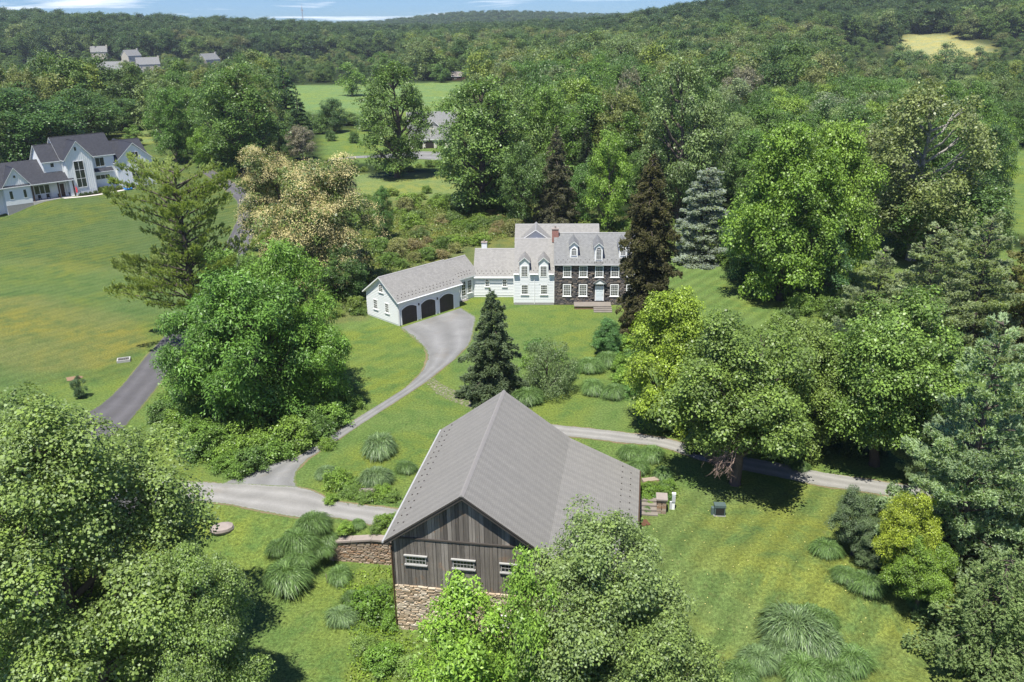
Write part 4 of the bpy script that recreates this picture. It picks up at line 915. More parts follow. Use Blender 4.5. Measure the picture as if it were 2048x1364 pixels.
# white wing
WL = -5.72; WE = 4.67; WR = 8.40; SLW = (WR - WE) / (W / 2 + 0.30)
solid(house, WL, 0, 0, W, -0.3, WE, WR - .1, 'a', 'white', 'wing_wall')
roof(house, WL, -0.06, 0, W, WE + SLW * .3 - .14, WR - .16, 'a', 'house_roof', 'trim', 0.0, 0.0, 0.16, name='wing_roof')
for e0, e1 in ((WL, -4.93), (-3.47, -2.23), (-0.77, -.06)):
    mb = MB(); z_ = WE + SLW * .3 - .14; q = [(e0, 0.0, z_ + .16), (e1, 0.0, z_ + .16), (e1, -.3, z_ + .16 - SLW * .3), (e0, -.3, z_ + .16 - SLW * .3)]; mb.poly(q, 0, [(e0, 0), (e1, 0), (e1, .4), (e0, .4)]); b = [(x, y, z - .17) for x, y, z in q]; mb.poly(b, 1)
    for i, j in ((1, 2), (2, 3), (3, 0)): mb.poly([q[i], q[j], b[j], b[i]], 1)
    mb.build('eave', [M['house_roof'], M['trim']], house); mb = MB(); mb.tube([(e0, -.36, WE - .08), (e1, -.36, WE - .08)], .06, 6); mb.build('gutter', M['trim'], house)
siding(house, face_front(0), 0.35, WE, lambda z: (WL, -0.1))
mb = MB(); mb.box(WL - .02, 0, -0.04, 0.0, -0.3, 0.34); mb.build('foundation', M['foundation'], house)
rfw = RF(-0.3, WE, SLW)
for ac in (-4.2, -1.5):
    d = dormer(house, ac, 1.35, 4.05, 6.35, 6.95, -0.035, rfw, False, 6, 'house_roof', 4, 4.2, 5.75, 'white')
    P = face_front(-0.035); mb = MB(); z = 3.1
    while z < 4.1: mb.poly([P(ac - .66, z, .03), P(ac + .66, z, .03), P(ac + .66, z + .19, .01), P(ac - .66, z + .19, .01)]); z += .19
    mb.build('clapboards', M['white'], d, kind='stuff')
window = _w
for a0, a1 in ((-4.68, -3.66), (-1.95, -0.93)): window(house, face_front(-0.03), a0, a1, 1.55, 3.02, 4, 4, 0.11, True)
mb = MB(); mb.tube([(-2.8, -.3, WE - .05), (-2.8, -.08, WE - .4), (-2.8, -.08, 0.1)], 0.045, 6); mb.build('downspout', M['trim'], house)
snow_guards(house, WL, 0, lambda a, r: (a, -.3 + r, WE + SLW * r + .04), ((0.45, 0), (0.85, 1)), 0.62)
mb = MB(); mb.box(WL - .05, WL + .1, -.05, .0, .3, WE); mb.build('corner_board', M['trim'], house)
mb = MB(); mb.box(-.1, .02, -.055, .0, .3, WE); mb.build('corner_board', M['trim'], house)
chimney(house, 0.15, W / 2 - .4, 8.0, 9.85, 0.95, 0.8, 'brick')
# link with the two small windows
solid(house, -11.8, WL, 3.5, 12.3, -0.3, 3.30, 6.1, 'a', 'white', 'link_wall', ridge=7.9)
roof(house, -11.8, WL, 3.5, 12.3, 3.30, 6.12, 'a', 'house_roof', 'trim', 0.30, 0.0, 0.16, ridge=7.6, name='link_roof')
siding(house, face_front(3.5), 0.3, 3.2, lambda z: (-11.75, WL))
for a0, a1 in ((-10.05, -9.48), (-7.5, -6.92)): window(house, face_front(3.47), a0 - .05, a1 + .05, 1.62, 2.78, 2, 4, 0.1, True)
gutter(house, (-11.8, 3.14, 3.02), (WL, 3.14, 3.02))
chimney(house, -10.4, 7.9, 5.6, 7.1, 0.8, 0.7, 'white', 'cap_stone')
snow_guards(house, -11.8, WL, lambda a, r: (a, 3.2 + r, 3.26 + .69 * r), ((0.4, 0), (0.8, 1)), 0.62)
# rear wings
solid(house, -5.9, 6.9, 11.2, 17.5, -0.3, 6.6, 8.2, 'a', 'white', 'rear_wall')
roof(house, -5.9, 6.9, 11.2, 17.5, 6.5, 8.25, 'a', 'house_roof', 'trim', 0.3, 0.1, 0.16, name='rear_roof')
roof(house, -5.2, -0.3, 9.8, 15.0, 6.75, 8.45, 'b', 'house_roof', 'trim', 0.1, 0.0, 0.14, name='cross_roof')
solid(house, -5.0, -0.5, 10.2, 12, 3, 6.7, 8.3, 'b', 'white', 'cross_wall')
# stone landing and steps
mb = MB(); mb.box(2.9, 7.9, -2.0, -0.16, -0.3, 0.40); ld = mb.build('landing', M['ret_stone'], house)
mb = MB(); mb.box(2.8, 8.0, -2.1, -0.16, 0.402, 0.50); mb.build('landing_slab', M['pink_slab'], house)
for k in range(4):
    mb = MB(); mb.box(5.5, 8.05, -2.12 - 0.42 * (k + 1), -2.11 - 0.42 * k, -0.3, 0.36 - 0.13 * k); mb.build('step', M['pink_slab'], house)

# ------------------------------------------------------------------ garage wing
GT = rad(45.64)
gar = thing('garage_wing', (-15.06, 105.16, -0.05), GT, 'white clapboard three-bay garage wing with dark arched doors and pale slate roof', 'garage')
GLn = 10.92; GW = 6.93; GE = 3.8; GR = 6.27; GS = (GR - GE) / (GW / 2)
GEw = GE - 0.16; GRw = GR - 0.16
solid(gar, 0, GLn, 0, GW, -0.3, GEw, GRw, 'a', 'white', 'wall')
roof(gar, 0, GLn, 0, GW, GEw, GRw, 'a', 'house_roof', 'trim', 0.39, 0.39, 0.16)
siding(gar, face_left(0), 0.25, GRw, lambda z: (0, GW) if z < GEw else ((z - GEw) / GS, GW - (z - GEw) / GS))
DO = [(0.50, 3.1), (3.85, 6.42), (7.2, 9.78)]
PG = face_front(0.0)
for d0, d1 in DO:
    mb = MB(); n = 10; xs = np.linspace(d0, d1, n + 1); arc = lambda x: 2.12 + 0.42 * (1 - ((x - (d0 + d1) / 2) / ((d1 - d0) / 2)) ** 2)
    mb.prism([(d0, 0.05), (d1, 0.05)] + [(x, arc(x)) for x in xs[::-1]], lambda a, z: (a, -0.035, z), lambda a, z: (a, 0.02, z)); dd = mb.build('garage_door', M['garage_door'], gar)
    mb = MB()
    for c in range(4):
        for r in range(3): x0 = d0 + .12 + (d1 - d0 - .24) * c / 4; mb.box(x0 + .04, x0 + (d1 - d0 - .24) / 4 - .04, -0.055, -0.036, .12 + .64 * r, .68 + .64 * r)
    mb.build('door_panel', M['garage_door'], dd)
    mb = MB()
    for i in range(n): mb.prism([(xs[i], arc(xs[i]) + .01), (xs[i + 1], arc(xs[i + 1]) + .01), (xs[i + 1], arc(xs[i + 1]) + .17), (xs[i], arc(xs[i]) + .17)], lambda a, z: (a, -0.075, z), lambda a, z: (a, 0.01, z))
    mb.box(d0 - .13, d0 - .005, -.075, .01, .02, 2.2); mb.box(d1 + .005, d1 + .13, -.075, .01, .02, 2.2); mb.build('door_frame', M['trim'], dd)
mb = MB(); mb.box(-.02, GLn + .02, -.03, 0.0, -.3, .12); mb.build('foundation', M['foundation'], gar)
def gext(lo, hi): return lambda z: (lo, hi)
for lo, hi in ((0, .36), (3.25, 3.70), (6.57, 7.05), (9.93, GLn)): siding(gar, PG, .12, 2.2, gext(lo, hi))
siding(gar, PG, 2.75, GEw - .05, gext(0, GLn))
for x in (3.47, 6.81): 
    mb = MB(); mb.box(x - .07, x + .07, -.16, -.03, 2.15, 2.45); mb.build('wall_lantern', M['dark_trim'], gar)
PL = face_left(0.0)
for s0, s1 in ((4.42, 5.34), (1.93, 2.78)): window(gar, face_left(-0.02), s0, s1, 1.38, 2.78, 3, 4, 0.10, True)
window(gar, face_left(-0.02), 3.0, 3.95, 4.08, 5.2, 2, 4, 0.09, True)
gutter(gar, (-.38, -.45, GE - .40), (GLn + .38, -.45, GE - .40))
mb = MB(); mb.tube([(.02, -.4, 3.4), (.02, -.09, 3.1), (.02, -.09, .1)], .045, 6); mb.build('downspout', M['trim'], gar)
snow_guards(gar, -.2, GLn, lambda a, r: (a, -.39 + r, GE - .28 + GS * r + .02), ((.45, 0), (.85, 1)), .62)
# connector
mb = MB(); mb.prism([(1.7, -.3), (GW, -.3), (GW, 3.2), (4.4, 5.3), (1.7, 3.3)], lambda b, z: (GLn, b, z), lambda b, z: (15.35, b, z)); mb.build('connector_wall', M['white'], gar)
roof(gar, GLn - .5, 16.35, 1.7, 7.2, 3.55, 5.62, 'a', 'house_roof', 'trim', .3, 0, .16, name='connector_roof')
snow_guards(gar, GLn + .3, 15.2, lambda a, r: (a, 1.4 + r, 3.5 + .75 * r), ((.4, 0), (.8, 1)), .55)
PC = face_front(1.68); siding(gar, PC, .25, .9, gext(GLn, 15.2))
window(gar, PC, 11.6, 12.5, .95, 2.75, 2, 4, .09, True); window(gar, PC, 14.05, 14.95, .95, 2.95, 3, 5, .09, True)
window(gar, PC, 12.85, 13.8, .15, 3.0, 2, 6, .1, False)
mb = MB(); mb.box(12.7, 13.95, 1.2, 1.66, -.2, .1); mb.build('step', M['pink_slab'], gar)

# ------------------------------------------------------------------ the new farmhouse on the left
NZ = 0.0
nh = thing('white_farmhouse', (NH_O[0], NH_O[1], 0), NH_T, 'new white board-and-batten farmhouse with black shingle roofs on the upper left lawn', 'house')
FL = 1.3
def nroof(*a, **k): k.setdefault('mat', 'dark_roof'); k.setdefault('ov', .4); k.setdefault('rk', .35); return roof(nh, *a, **k)
# one storey left block and its front gable
solid(nh, -9, 10, 2.0, 9.5, -2.5, 5.2, 9.3, 'a', 'white', 'wall', ridge=5.6)
mb = MB(); zf = (9.7 - 5.1) / 5.9
q = [(-9.4, -.4, 5.1), (14.9, -.4, 5.1), (9.6, 5.5, 9.7), (-9.4, 5.5, 9.7)]
mb.poly([(-9.4, -.4, 5.1), (14.7, -.4, 5.1), (14.7, 3.4, 8.06), (12.0, 5.5, 9.7), (-9.4, 5.5, 9.7)], 0, [(-9.4, 0), (14.7, 0), (14.7, 4.8), (12, 7.5), (-9.4, 7.5)])
mb.poly([(-9.4, 5.5, 9.7), (12, 5.5, 9.7), (12, 10, 6.2), (-9.4, 10, 6.2)], 0, [(0, 0), (21, 0), (21, 6), (0, 6)])
mb.box(-9.4, 14.7, -.44, -.36, 4.93, 5.09, 1); mb.build('main_roof', [M['dark_roof'], M['trim']], nh)
solid(nh, 0, 5.4, 0, 5, -2.5, 5.3, 9.0, 'b', 'white', 'gable_wall')
nroof(0, 5.4, 0.0, 5.3, 5.35, 9.05, axis='b', name='gable_roof')
siding(nh, face_front(0), 1.2, 5.1, lambda z: (0.02, 5.38), .2)
battens(nh, face_front(0), 5.25, lambda a: 5.3 + (3.7 * (1 - abs(a - 2.7) / 2.7)) - .1, .3, 5.1)
mb = MB(); mb.box(-.02, 5.42, -.03, 0, -2.5, 1.15); mb.build('foundation', M['foundation'], nh)
NP = face_front(-.02)
def nwin(a0, a1, z0, z1, c=1, r=1, P=NP, fr=.09, sill=False): return window(nh, P, a0, a1, z0, z1, c, r, fr, sill, 'trim', False, False, .07)
nwin(.95, 1.75, 2.4, 4.3); nwin(3.75, 4.5, 2.4, 4.3); nwin(2.35, 3.0, 6.9, 7.6)
# porch
mb = MB(); mb.box(5.42, 14.9, -.2, 2.0, .2, 1.3); mb.build('porch_floor', M['concrete_path'], nh)
for pa in (5.75, 11.2, 14.4):
    mb = MB(); mb.box(pa - .14, pa + .14, -.1, .18, 1.3, 4.95); mb.build('porch_post', M['brown_post'], nh)
PW = face_front(1.98)
window(nh, PW, 6.6, 9.9, 2.4, 4.4, 3, 1, .09, False, 'trim', False, False, .12)
door(nh, PW, 11.9, 13.1, 1.3, 4.3, 'brown_post', 2, .14)
for pa in (11.3, 13.7):
    mb = MB(); mb.tube([(pa, 1.2, 1.3), (pa, 1.2, 2.1)], [.18, .27], 8); mb.build('planter', M['planter'], nh)
for pa in (6.9, 8.7):
    mb = MB(); mb.box(pa, pa + .6, .7, 1.2, 1.65, 1.72); mb.box(pa, pa + .6, 1.18, 1.24, 1.72, 2.4)
    for q in ((0, .7), (.55, .7), (0, 1.15), (.55, 1.15)): mb.box(pa + q[0], pa + q[0] + .05, q[1], q[1] + .05, 1.3, 1.65)
    c = mb.build('porch_chair', M['planter'], nh)
fl = MB(); fl.poly([(14.6, -.35, 3.4), (14.8, -.75, 3.3), (14.85, -.75, 2.2), (14.6, -.35, 2.0)]); fl.tube([(14.45, -.1, 3.4), (14.85, -.9, 3.7)], .02, 5); fl.build('porch_flag', M['red'], nh)
chimney(nh, -5.5, 5.3, 8.5, 11.3, 1.6, .9, 'cream', 'dark')
# two storey part
solid(nh, 9.4, 13.5, 2.0, 9.0, 1.2, 9.5, 12.5, 'a', 'white', 'upper_wall'); nroof(9.4, 14.5, 2.0, 9.0, 9.5, 12.7, name='upper_roof')
solid(nh, 13.3, 25, 1.6, 10.5, 0.5, 9.7, 13.9, 'a', 'white', 'tall_wall'); nroof(13.3, 25, 1.6, 10.5, 9.75, 14.0, name='tall_roof')
battens(nh, face_left(9.4), 9.5, lambda b: 9.5 + 3.0 * (1 - abs(b - 5.5) / 3.5) - .1, 2.4, 8.6)
siding(nh, face_front(1.6), 1.3, 9.6, lambda z: (19.5, 25), .2)
siding(nh, face_front(2.0), 7.6, 9.4, lambda z: (9.4, 13.5), .2)
nwin(10.9, 11.8, 8.0, 9.0, P=face_front(1.96))
# centre gable
solid(nh, 13.6, 19.5, 0, 4, 0.5, 9.7, 13.3, 'b', 'white', 'centre_wall'); nroof(13.6, 19.5, 0, 6.0, 9.75, 13.4, axis='b', name='centre_roof')
battens(nh, face_front(0), 1.3, lambda a: 9.7 + 3.6 * (1 - abs(a - 16.55) / 2.95) - .12, 13.6, 19.5)
nwin(15.2, 17.5, 3.0, 9.1, 2, 3, P=face_front(-.05), fr=.13); nwin(15.9, 16.55, 11.3, 12.3, P=face_front(-.05))
P2 = face_front(1.56)
nwin(20.6, 22.7, 7.0, 9.1, 2, 1, P=P2); nwin(20.1, 23.4, 4.0, 5.1, 3, 1, P=P2, fr=.1)
mb = MB(); q = [(19.6, .6, 5.9), (24.2, .6, 5.9), (24.2, 1.6, 6.7), (19.6, 1.6, 6.7)]; mb.poly(q, 0, [(0, 0), (4.6, 0), (4.6, 1.3), (0, 1.3)]); b = [(x, y, z - .14) for x, y, z in q]; mb.poly(b, 1); mb.poly([q[0], q[1], b[1], b[0]], 1); mb.poly([q[1], q[2], b[2], b[1]], 1); mb.build('awning_roof', [M['dark_roof'], M['trim']], nh)
# right gable wing
solid(nh, 25, 34, 1.0, 9, 0.5, 7.6, 11.4, 'b', 'white', 'right_wall'); nroof(25, 34, 1.0, 12, 7.6, 11.6, axis='b', name='right_roof')
solid(nh, 24.8, 34, 4.5, 13, 0.5, 8.0, 11.5, 'a', 'white', 'rear_wall'); nroof(24.8, 34, 4.5, 13, 8.0, 11.6, name='rear_roof')
battens(nh, face_front(1.0), 1.3, lambda a: 7.6 + 3.8 * (1 - abs(a - 29.5) / 4.5) - .1, 25.0, 34)
nwin(28.9, 30.6, 8.2, 9.6, 2, 1, P=face_front(.95)); nwin(28.3, 31.0, 3.2, 5.2, 3, 1, P=face_front(.95))
mb = MB(); mb.box(25.1, 25.7, .2, .8, 1.2, 2.2); mb.build('meter_box', M['metal_grey'], nh)
def nloc(a, b): c, s = math.cos(NH_T), math.sin(NH_T); return NH_O[0] + a * c - b * s, NH_O[1] + a * s + b * c
# bed and path
def lstrip(name, pts_in, pts_out, mat, lift, nseg=16):
    A = smooth_line([nloc(*p) for p in pts_in], .8); B = smooth_line([nloc(*p) for p in pts_out], .8); n = max(len(A), len(B))
    f = lambda Q: np.stack([np.interp(np.linspace(0, len(Q) - 1, n), np.arange(len(Q)), Q[:, i]) for i in (0, 1)], 1); A, B = f(A), f(B); V = []
    for k in range(4): P_ = A + (B - A) * k / 3; V.append(np.column_stack([P_, height(P_[:, 0], P_[:, 1]) + lift]))
    V = np.stack(V, 1).reshape(-1, 3); ii = np.arange(3)[None] + np.arange(n - 1)[:, None] * 4; return obj(name, np_mesh(name, V, np.stack([ii, ii + 1, ii + 5, ii + 4], -1).reshape(-1, 4), mat), kind='structure')
lstrip('garden_bed', [(14.9, -.1), (19.6, -.1), (19.8, 1.5), (25.5, 1.4)], [(14.9, -1.6), (18.0, -2.1), (21.5, -1.4), (25.5, -.3)], M['mulch'], .05)
lstrip('garden_path', [(11.5, -.3), (14.7, -1.7), (18.0, -2.2), (21.5, -1.5), (27.5, 0.0)], [(11.5, -1.5), (14.5, -2.8), (18.2, -3.3), (22.0, -2.6), (28.0, -1.1)], M['concrete_path'], .07)
x, y = nloc(26.0, -1.4); pool = thing('paddling_pool', (x, y, hz(x, y) + .08), .4, 'bright blue plastic tub with orange toy beside the white farmhouse path', 'tub')
mb = MB(); mb.tube([(0, 0, 0), (0, 0, .35)], [.95, 1.05], 14); mb.build('tub', M['blue'], pool); mb = MB(); mb.box(-.1, .5, -.2, .2, .36, .75); mb.build('toy', M['orange'], pool)

# ------------------------------------------------------------------ houses further off
PLACED = []
def far_house(label, px, py, rot, w, d, h, rh, wall, roofm, chim=True, axis='a', extra=None, wins=3, cat='house', name='house'):
    x, y, z = ground_at(px, py); e = thing(name, (x, y, z), rad(rot), label, cat)
    solid(e, -w / 2, w / 2, 0, d, -1, h, h + rh - .15, axis, wall); roof(e, -w / 2, w / 2, 0, d, h, h + rh, axis, roofm, 'trim', .4, .35, .2)
    for k in range(wins):
        a = -w / 2 + w * (k + .5) / wins
        for z0 in ([1.0, 3.9] if h > 5 else [1.0]): 
            if z0 + 1.5 < h: _w(e, face_front(-.03), a - .6, a + .6, z0, z0 + 1.5, 2, 2, .1, False, 'trim', False, False, .06)
    if chim:
        mb = MB(); cx = w / 2 * (1 if chim is True else -1); mb.box(cx - .7, cx + .7, d * .4, d * .4 + 1.2, 0, h + rh + 1.3); mb.build('chimney', M[wall if wall != 'trim' else 'brick'], e)
    if extra: extra(e, w, d, h, rh)
    PLACED.append((x, y, max(w, d) * .7)); return e
# grey roofed house glimpsed between two tall trees
def ex_grey(e, w, d, h, rh):
    roof(e, -3.6, 3.4, -2.0, 6, 4.9, 8.2, 'b', 'slate_roof', 'trim', .3, .3, .2, name='gable_roof'); solid(e, -3.4, 3.2, -1.8, 5, -1, 4.8, 8.0, 'b', 'cream', 'gable_wall')
    for k in range(3):
        x0 = -6.6 + 3.6 * k; mb = MB(); mb.prism([(x0, 0), (x0 + 2.7, 0), (x0 + 2.7, 2.0), (x0 + 1.35, 2.5), (x0, 2.0)], lambda a, z: (a, -5.06, z), lambda a, z: (a, -4.9, z)); mb.build('garage_door', M['garage_door'], e)
    solid(e, -7.5, 5, -5, 3, -1, 3.0, 7.0, 'a', 'cream', 'garage_wall'); roof(e, -7.5, 5, -5, 3, 3.0, 7.4, 'a', 'slate_roof', 'trim', .35, .35, .2, name='garage_roof')
    dm = obj('dormer', None, e); mb = MB(); mb.prism([(-1.2, 3.9), (.2, 3.9), (.2, 5.7), (-.5, 6.3), (-1.2, 5.7)], lambda a, z: (a, -4.2, z), lambda a, z: (a, -1.6, z)); mb.build('dormer_wall', M['cream'], dm)
    flat_window(dm, face_front(-4.22), -.9, -.1, 4.5, 5.5, 2, 2, .1, True)
far_house('pale stucco house with grey roof and dark garage door between two tall trees', 868, 292, 8, 16, 9, 6.2, 4.0, 'cream', 'slate_roof', True, extra=ex_grey)
far_house('small low brown house with tan roof at the far wood edge above the green field', 925, 161, 5, 15, 8, 2.9, 2.6, 'brown_post', 'tan_roof', True, extra=lambda e, w, d, h, rh: (solid(e, -1, 5.5, -2.2, 4, -1, 3.0, 5.2, 'b', 'brown_post', 'gable_wall'), roof(e, -1, 5.5, -2.2, 4, 3.0, 5.4, 'b', 'tan_roof', 'trim', .4, .4, .2, name='gable_roof')))
sub = [('beige two-storey house with tall side chimney, rightmost of the far suburb', 428, 134, 60, 17, 12, 7.0, 5, 'beige', 'slate_roof'),
       ('white house with twin gables and grey roof in the middle of the far suburb', 300, 145, 30, 18, 11, 7.0, 5, 'beige', 'slate_roof'),
       ('beige house end with chimney left of the twin-gabled suburb house', 272, 127, 55, 14, 12, 7.5, 5, 'beige', 'slate_roof'),
       ('grey roofed house low among the trees, nearest of the far suburb', 222, 152, 15, 19, 11, 5.5, 5, 'beige', 'slate_roof'),
       ('pale house roof peeking over trees at the back left of the suburb', 200, 118, 20, 15, 10, 7, 5, 'beige', 'slate_roof'),
       ('pale house half hidden behind trees at the foot of the field wood', 1075, 140, 10, 12, 9, 5, 4, 'beige', 'slate_roof')]
for s in sub: far_house(*s)
far_house('tiny red shed with a tan roof near the hedge above the farmhouse', 308, 203, 10, 5, 4, 3.0, 1.6, 'red', 'tan_roof', False, wins=1, cat='shed', name='shed')
# lattice tower on the skyline
x, y = 1500 * math.sin(rad(-12.9)), 1500 * math.cos(rad(-12.9)); zt = hz(x, y); tw = thing('radio_tower', (x, y, zt), 0, 'thin lattice radio mast standing above the far wooded skyline', 'mast')
mb = MB(); th_ = 54 - zt + 8
for sx, sy in ((-1, -1), (1, -1), (0, 1)): mb.tube([(sx * 1.0, sy * 1.0, 0), (sx * .6, sy * .6, th_)], .25, 5)
mb.build('mast_leg', M['metal_grey'], tw); mb = MB()
for k in range(26): z = th_ * k / 26; mb.tube([(-.9, -.9, z), (.9, -.9, z + th_ / 26)], .12, 4); mb.tube([(.9, -.9, z), (0, .9, z + th_ / 26)], .12, 4)
mb.build('mast_bracing', M['metal_grey'], tw, kind='stuff')
mb = MB(); mb.box(-1.8, 1.8, -.4, .4, th_ - 6, th_ - 3.5); mb.box(-.2, .2, -.2, .2, th_, th_ + 5); mb.build('antenna', M['metal_grey'], tw)

# ------------------------------------------------------------------ small things on the grass
x, y, z = ground_at(1438, 1028)
u = thing('utility_cabinet', (x, y, z), rad(-5), 'dark green-grey metal cabinet on the lawn in the shade of the big tree', 'cabinet')
u.scale = (.85, .85, .85)
mb = MB(); mb.box(-.56, .56, -.46, .46, 0, .06); mb.build('base', M['foundation'], u); mb = MB(); mb.box(-.5, .5, -.42, .42, .12, .95); mb.build('housing', M['green_grey'], u)
mb = MB(); mb.prism([(-.46, .951), (.46, .951), (.46, 1.06), (-.46, 1.2)], lambda b, z: (-.54, b, z), lambda b, z: (.54, b, z)); mb.build('lid', M['green_grey'], u)
mb = MB(); mb.box(-.4, .4, -.445, -.422, .2, .85); mb.build('grille', M['dark'], u); mb = MB(); mb.box(-.78, -.52, -.2, .2, 0, .75); mb.build('side_box', M['green_grey'], u)
x, y, z = ground_at(1346, 1018)
u = thing('utility_post', (x, y, z), rad(-8), 'slim white and grey utility post on the grass right of the stone pier', 'post')
mb = MB(); mb.box(-.12, .12, -.1, .1, 0, 1.45); mb.build('post', M['trim'], u); mb = MB(); mb.box(-.14, .14, -.16, -.101, .75, 1.35); mb.build('meter', M['metal_grey'], u); mb = MB(); mb.box(-.3, -.125, -.08, .08, 0, .7); mb.build('conduit_box', M['metal_grey'], u); mb = MB(); mb.box(-.16, .16, -.14, .14, 1.451, 1.52); mb.build('cap', M['trim'], u)
x, y, z = ground_at(1322, 1022)
u = thing('stone_pier', (x, y, z), rad(-8), 'squat mortared stone pier with slab top beside the utility post', 'pier')
for k in range(5):
    for j in range(2): mb = MB(); o_ = .16 * (k % 2); mb.box(-.38 + o_ * .2 + j * .39, -.38 + .36 + j * .39, -.46 + rb.uniform(0, .03), .46, .26 * k, .26 * k + .24); mb.build('stone', M['ret_stone'], u)
mb = MB(); mb.box(-.46, .46, -.55, .55, 1.3, 1.42); mb.build('capstone', M['cap_stone'], u)
x, y, z = ground_at(1302, 1028)
u = thing('garden_steps', (x, y, z), rad(-8), 'three worn stone garden steps beside the right barn wall', 'steps')
for k in range(4): mb = MB(); mb.box(-.9, .55, -.3 + .45 * k, .16 + .45 * k, -.2, .12 + .17 * k); mb.build('step', M['pink_slab'], u)
x, y, z = ground_at(1300, 968); u = thing('stone_block', (x, y, z), .2, 'rough stone block among vines above the garden steps', 'stone'); mb = MB(); mb.box(-.7, .7, -.3, .3, -.2, .5); mb.build('block', M['ret_stone'], u)
x, y, z = ground_at(1290, 1046); u = thing('rusty_plate', (x, y, z), .3, 'rusty red metal plate lying in the grass by the barn corner', 'plate'); mb = MB(); mb.box(-.4, .3, -.4, .4, 0, .06); mb.build('plate', M['rust'], u)
x, y, z = ground_at(248, 722); u = thing('drain_inlet', (x, y, z), rad(20), 'small concrete drain box with dark grate on the left lawn', 'drain')
mb = MB(); mb.box(-.75, .75, -.55, -.42, -.3, .3); mb.box(-.75, .75, .42, .55, -.3, .3); mb.box(-.75, -.6, -.42, .42, -.3, .3); mb.box(.6, .75, -.42, .42, -.3, .3); mb.build('rim', M['old_white'], u)
for k in range(6): mb = MB(); mb.box(-.58 + .2 * k, -.5 + .2 * k, -.42, .42, .12, .18); mb.build('grate_bar', M['dark_trim'], u)
mb = MB(); mb.box(-.6, .6, -.42, .42, .0, .04); mb.build('well', M['dark'], u)
x, y, z = ground_at(445, 1060); u = thing('flat_boulder', (x, y, z), .3, 'flat round tan boulder on the grass below the gravel junction', 'boulder')
V = []; rr = np.random.default_rng(2)
for k, (r_, h_) in enumerate(((.75, -.1), (.85, .12), (.78, .34), (.45, .44))): V.append([(r_ * math.cos(a) * (1.15 + rr.uniform(-.08, .08)), r_ * .8 * math.sin(a) * (1 + rr.uniform(-.08, .08)), h_) for a in np.linspace(0, 2 * math.pi, 12, endpoint=False)])
mb = MB()
for k in range(3):
    for i in range(12): mb.poly([V[k][i], V[k][(i + 1) % 12], V[k + 1][(i + 1) % 12], V[k + 1][i]])
mb.poly(V[3]); mb.build('rock', M['cap_stone'], u)
x, y, z = ground_at(738, 985); u = thing('stone_slab', (x, y, z), .1, 'pinkish stone slab edge peeking out of the ivy bed', 'stone'); mb = MB(); mb.box(-.8, .8, -.2, .2, 0, .35); mb.build('slab', M['pink_slab'], u)
x, y, z = ground_at(655, 1165); u = thing('garden_stake', (x, y, z), 0, 'thin pale wooden stake standing in the grass near the retaining wall', 'stake'); mb = MB(); mb.tube([(0, 0, 0), (-.06, 0, .8)], .03, 5); mb.build('stake', M['cap_stone'], u)
x, y, z = ground_at(147, 757); d_ = strip  # bare red soil
mb = MB(); mb.poly([(x + .85 * math.cos(t) * (1 + .25 * math.sin(3 * t)), y + .7 * math.sin(t) * (1 + .2 * math.sin(2 * t)), z + .03) for t in np.linspace(0, 2 * math.pi, 18, endpoint=False)]); mb.build('bare_soil', gravel_mat('bare_soil', (.20, .13, .08), (.28, .19, .125)), None, kind='structure')
# fallen yellow leaves on the right lawn
rl = np.random.default_rng(8); pts = np.array([ground_at(rl.uniform(1300, 1750), rl.uniform(1000, 1330))[:3] for _ in range(90)]); pos = pts + [0, 0, .05]
pos = pos[pos[:, 0] > 9.5]; n = len(pos)
V, F = leaf_quads(pos, rl.normal(size=(n, 3)) * [1, 1, .1], np.tile([0, 0, 1.0], (n, 1)), rl.uniform(.08, .15, n), .08); obj('fallen_leaves', np_mesh('fallen_leaves', V, F, M['blossom'], rl.uniform(0, 1, n)), color=(.62, .6, .25), kind='stuff')
# parked car under the maple
x, y, z = ground_at(292, 982); car = thing('parked_car', (x, y, z + .03), rad(14), 'white car parked on the lane, glimpsed under the big maple', 'car')
prof = [(-2.25, .35), (-2.3, .75), (-2.05, .98), (-1.35, 1.02), (-.8, 1.45), (.75, 1.47), (1.35, 1.05), (2.1, .92), (2.28, .65), (2.25, .35)]
mb = MB(); mb.prism(prof, lambda a, z: (a, -.85, z), lambda a, z: (a, .85, z)); mb.build('body', M['car_white'], car)
for s in (-1, 1):
    mb = MB(); mb.prism([(-1.2, 1.03), (-.75, 1.38), (.7, 1.4), (1.15, 1.05)], lambda a, z: (a, s * .852, z), lambda a, z: (a, s * .862, z)); mb.build('side_window', M['glass'], car)
    for wx in (-1.4, 1.45):
        mb = MB(); mb.prism([(wx + .33 * math.cos(t), .33 + .33 * math.sin(t)) for t in np.linspace(0, 2 * math.pi, 16, endpoint=False)], lambda a, z: (a, s * .68, z), lambda a, z: (a, s * .88, z)); w_ = mb.build('wheel', M['tyre'], car)
    mb = MB(); mb.box(2.2, 2.3, s * .6 - .15, s * .6 + .15, .62, .8); mb.build('headlight', M['metal_grey'], car)
mb = MB(); mb.poly([(.78, -.75, 1.475), (.78, .75, 1.475), (1.36, .8, 1.065), (1.36, -.8, 1.065)]); mb.build('windscreen', M['glass'], car)
mb = MB(); mb.poly([(-.83, -.75, 1.455), (-.83, .75, 1.455), (-1.37, .8, 1.035), (-1.37, -.8, 1.035)]); mb.build('rear_window', M['glass'], car)

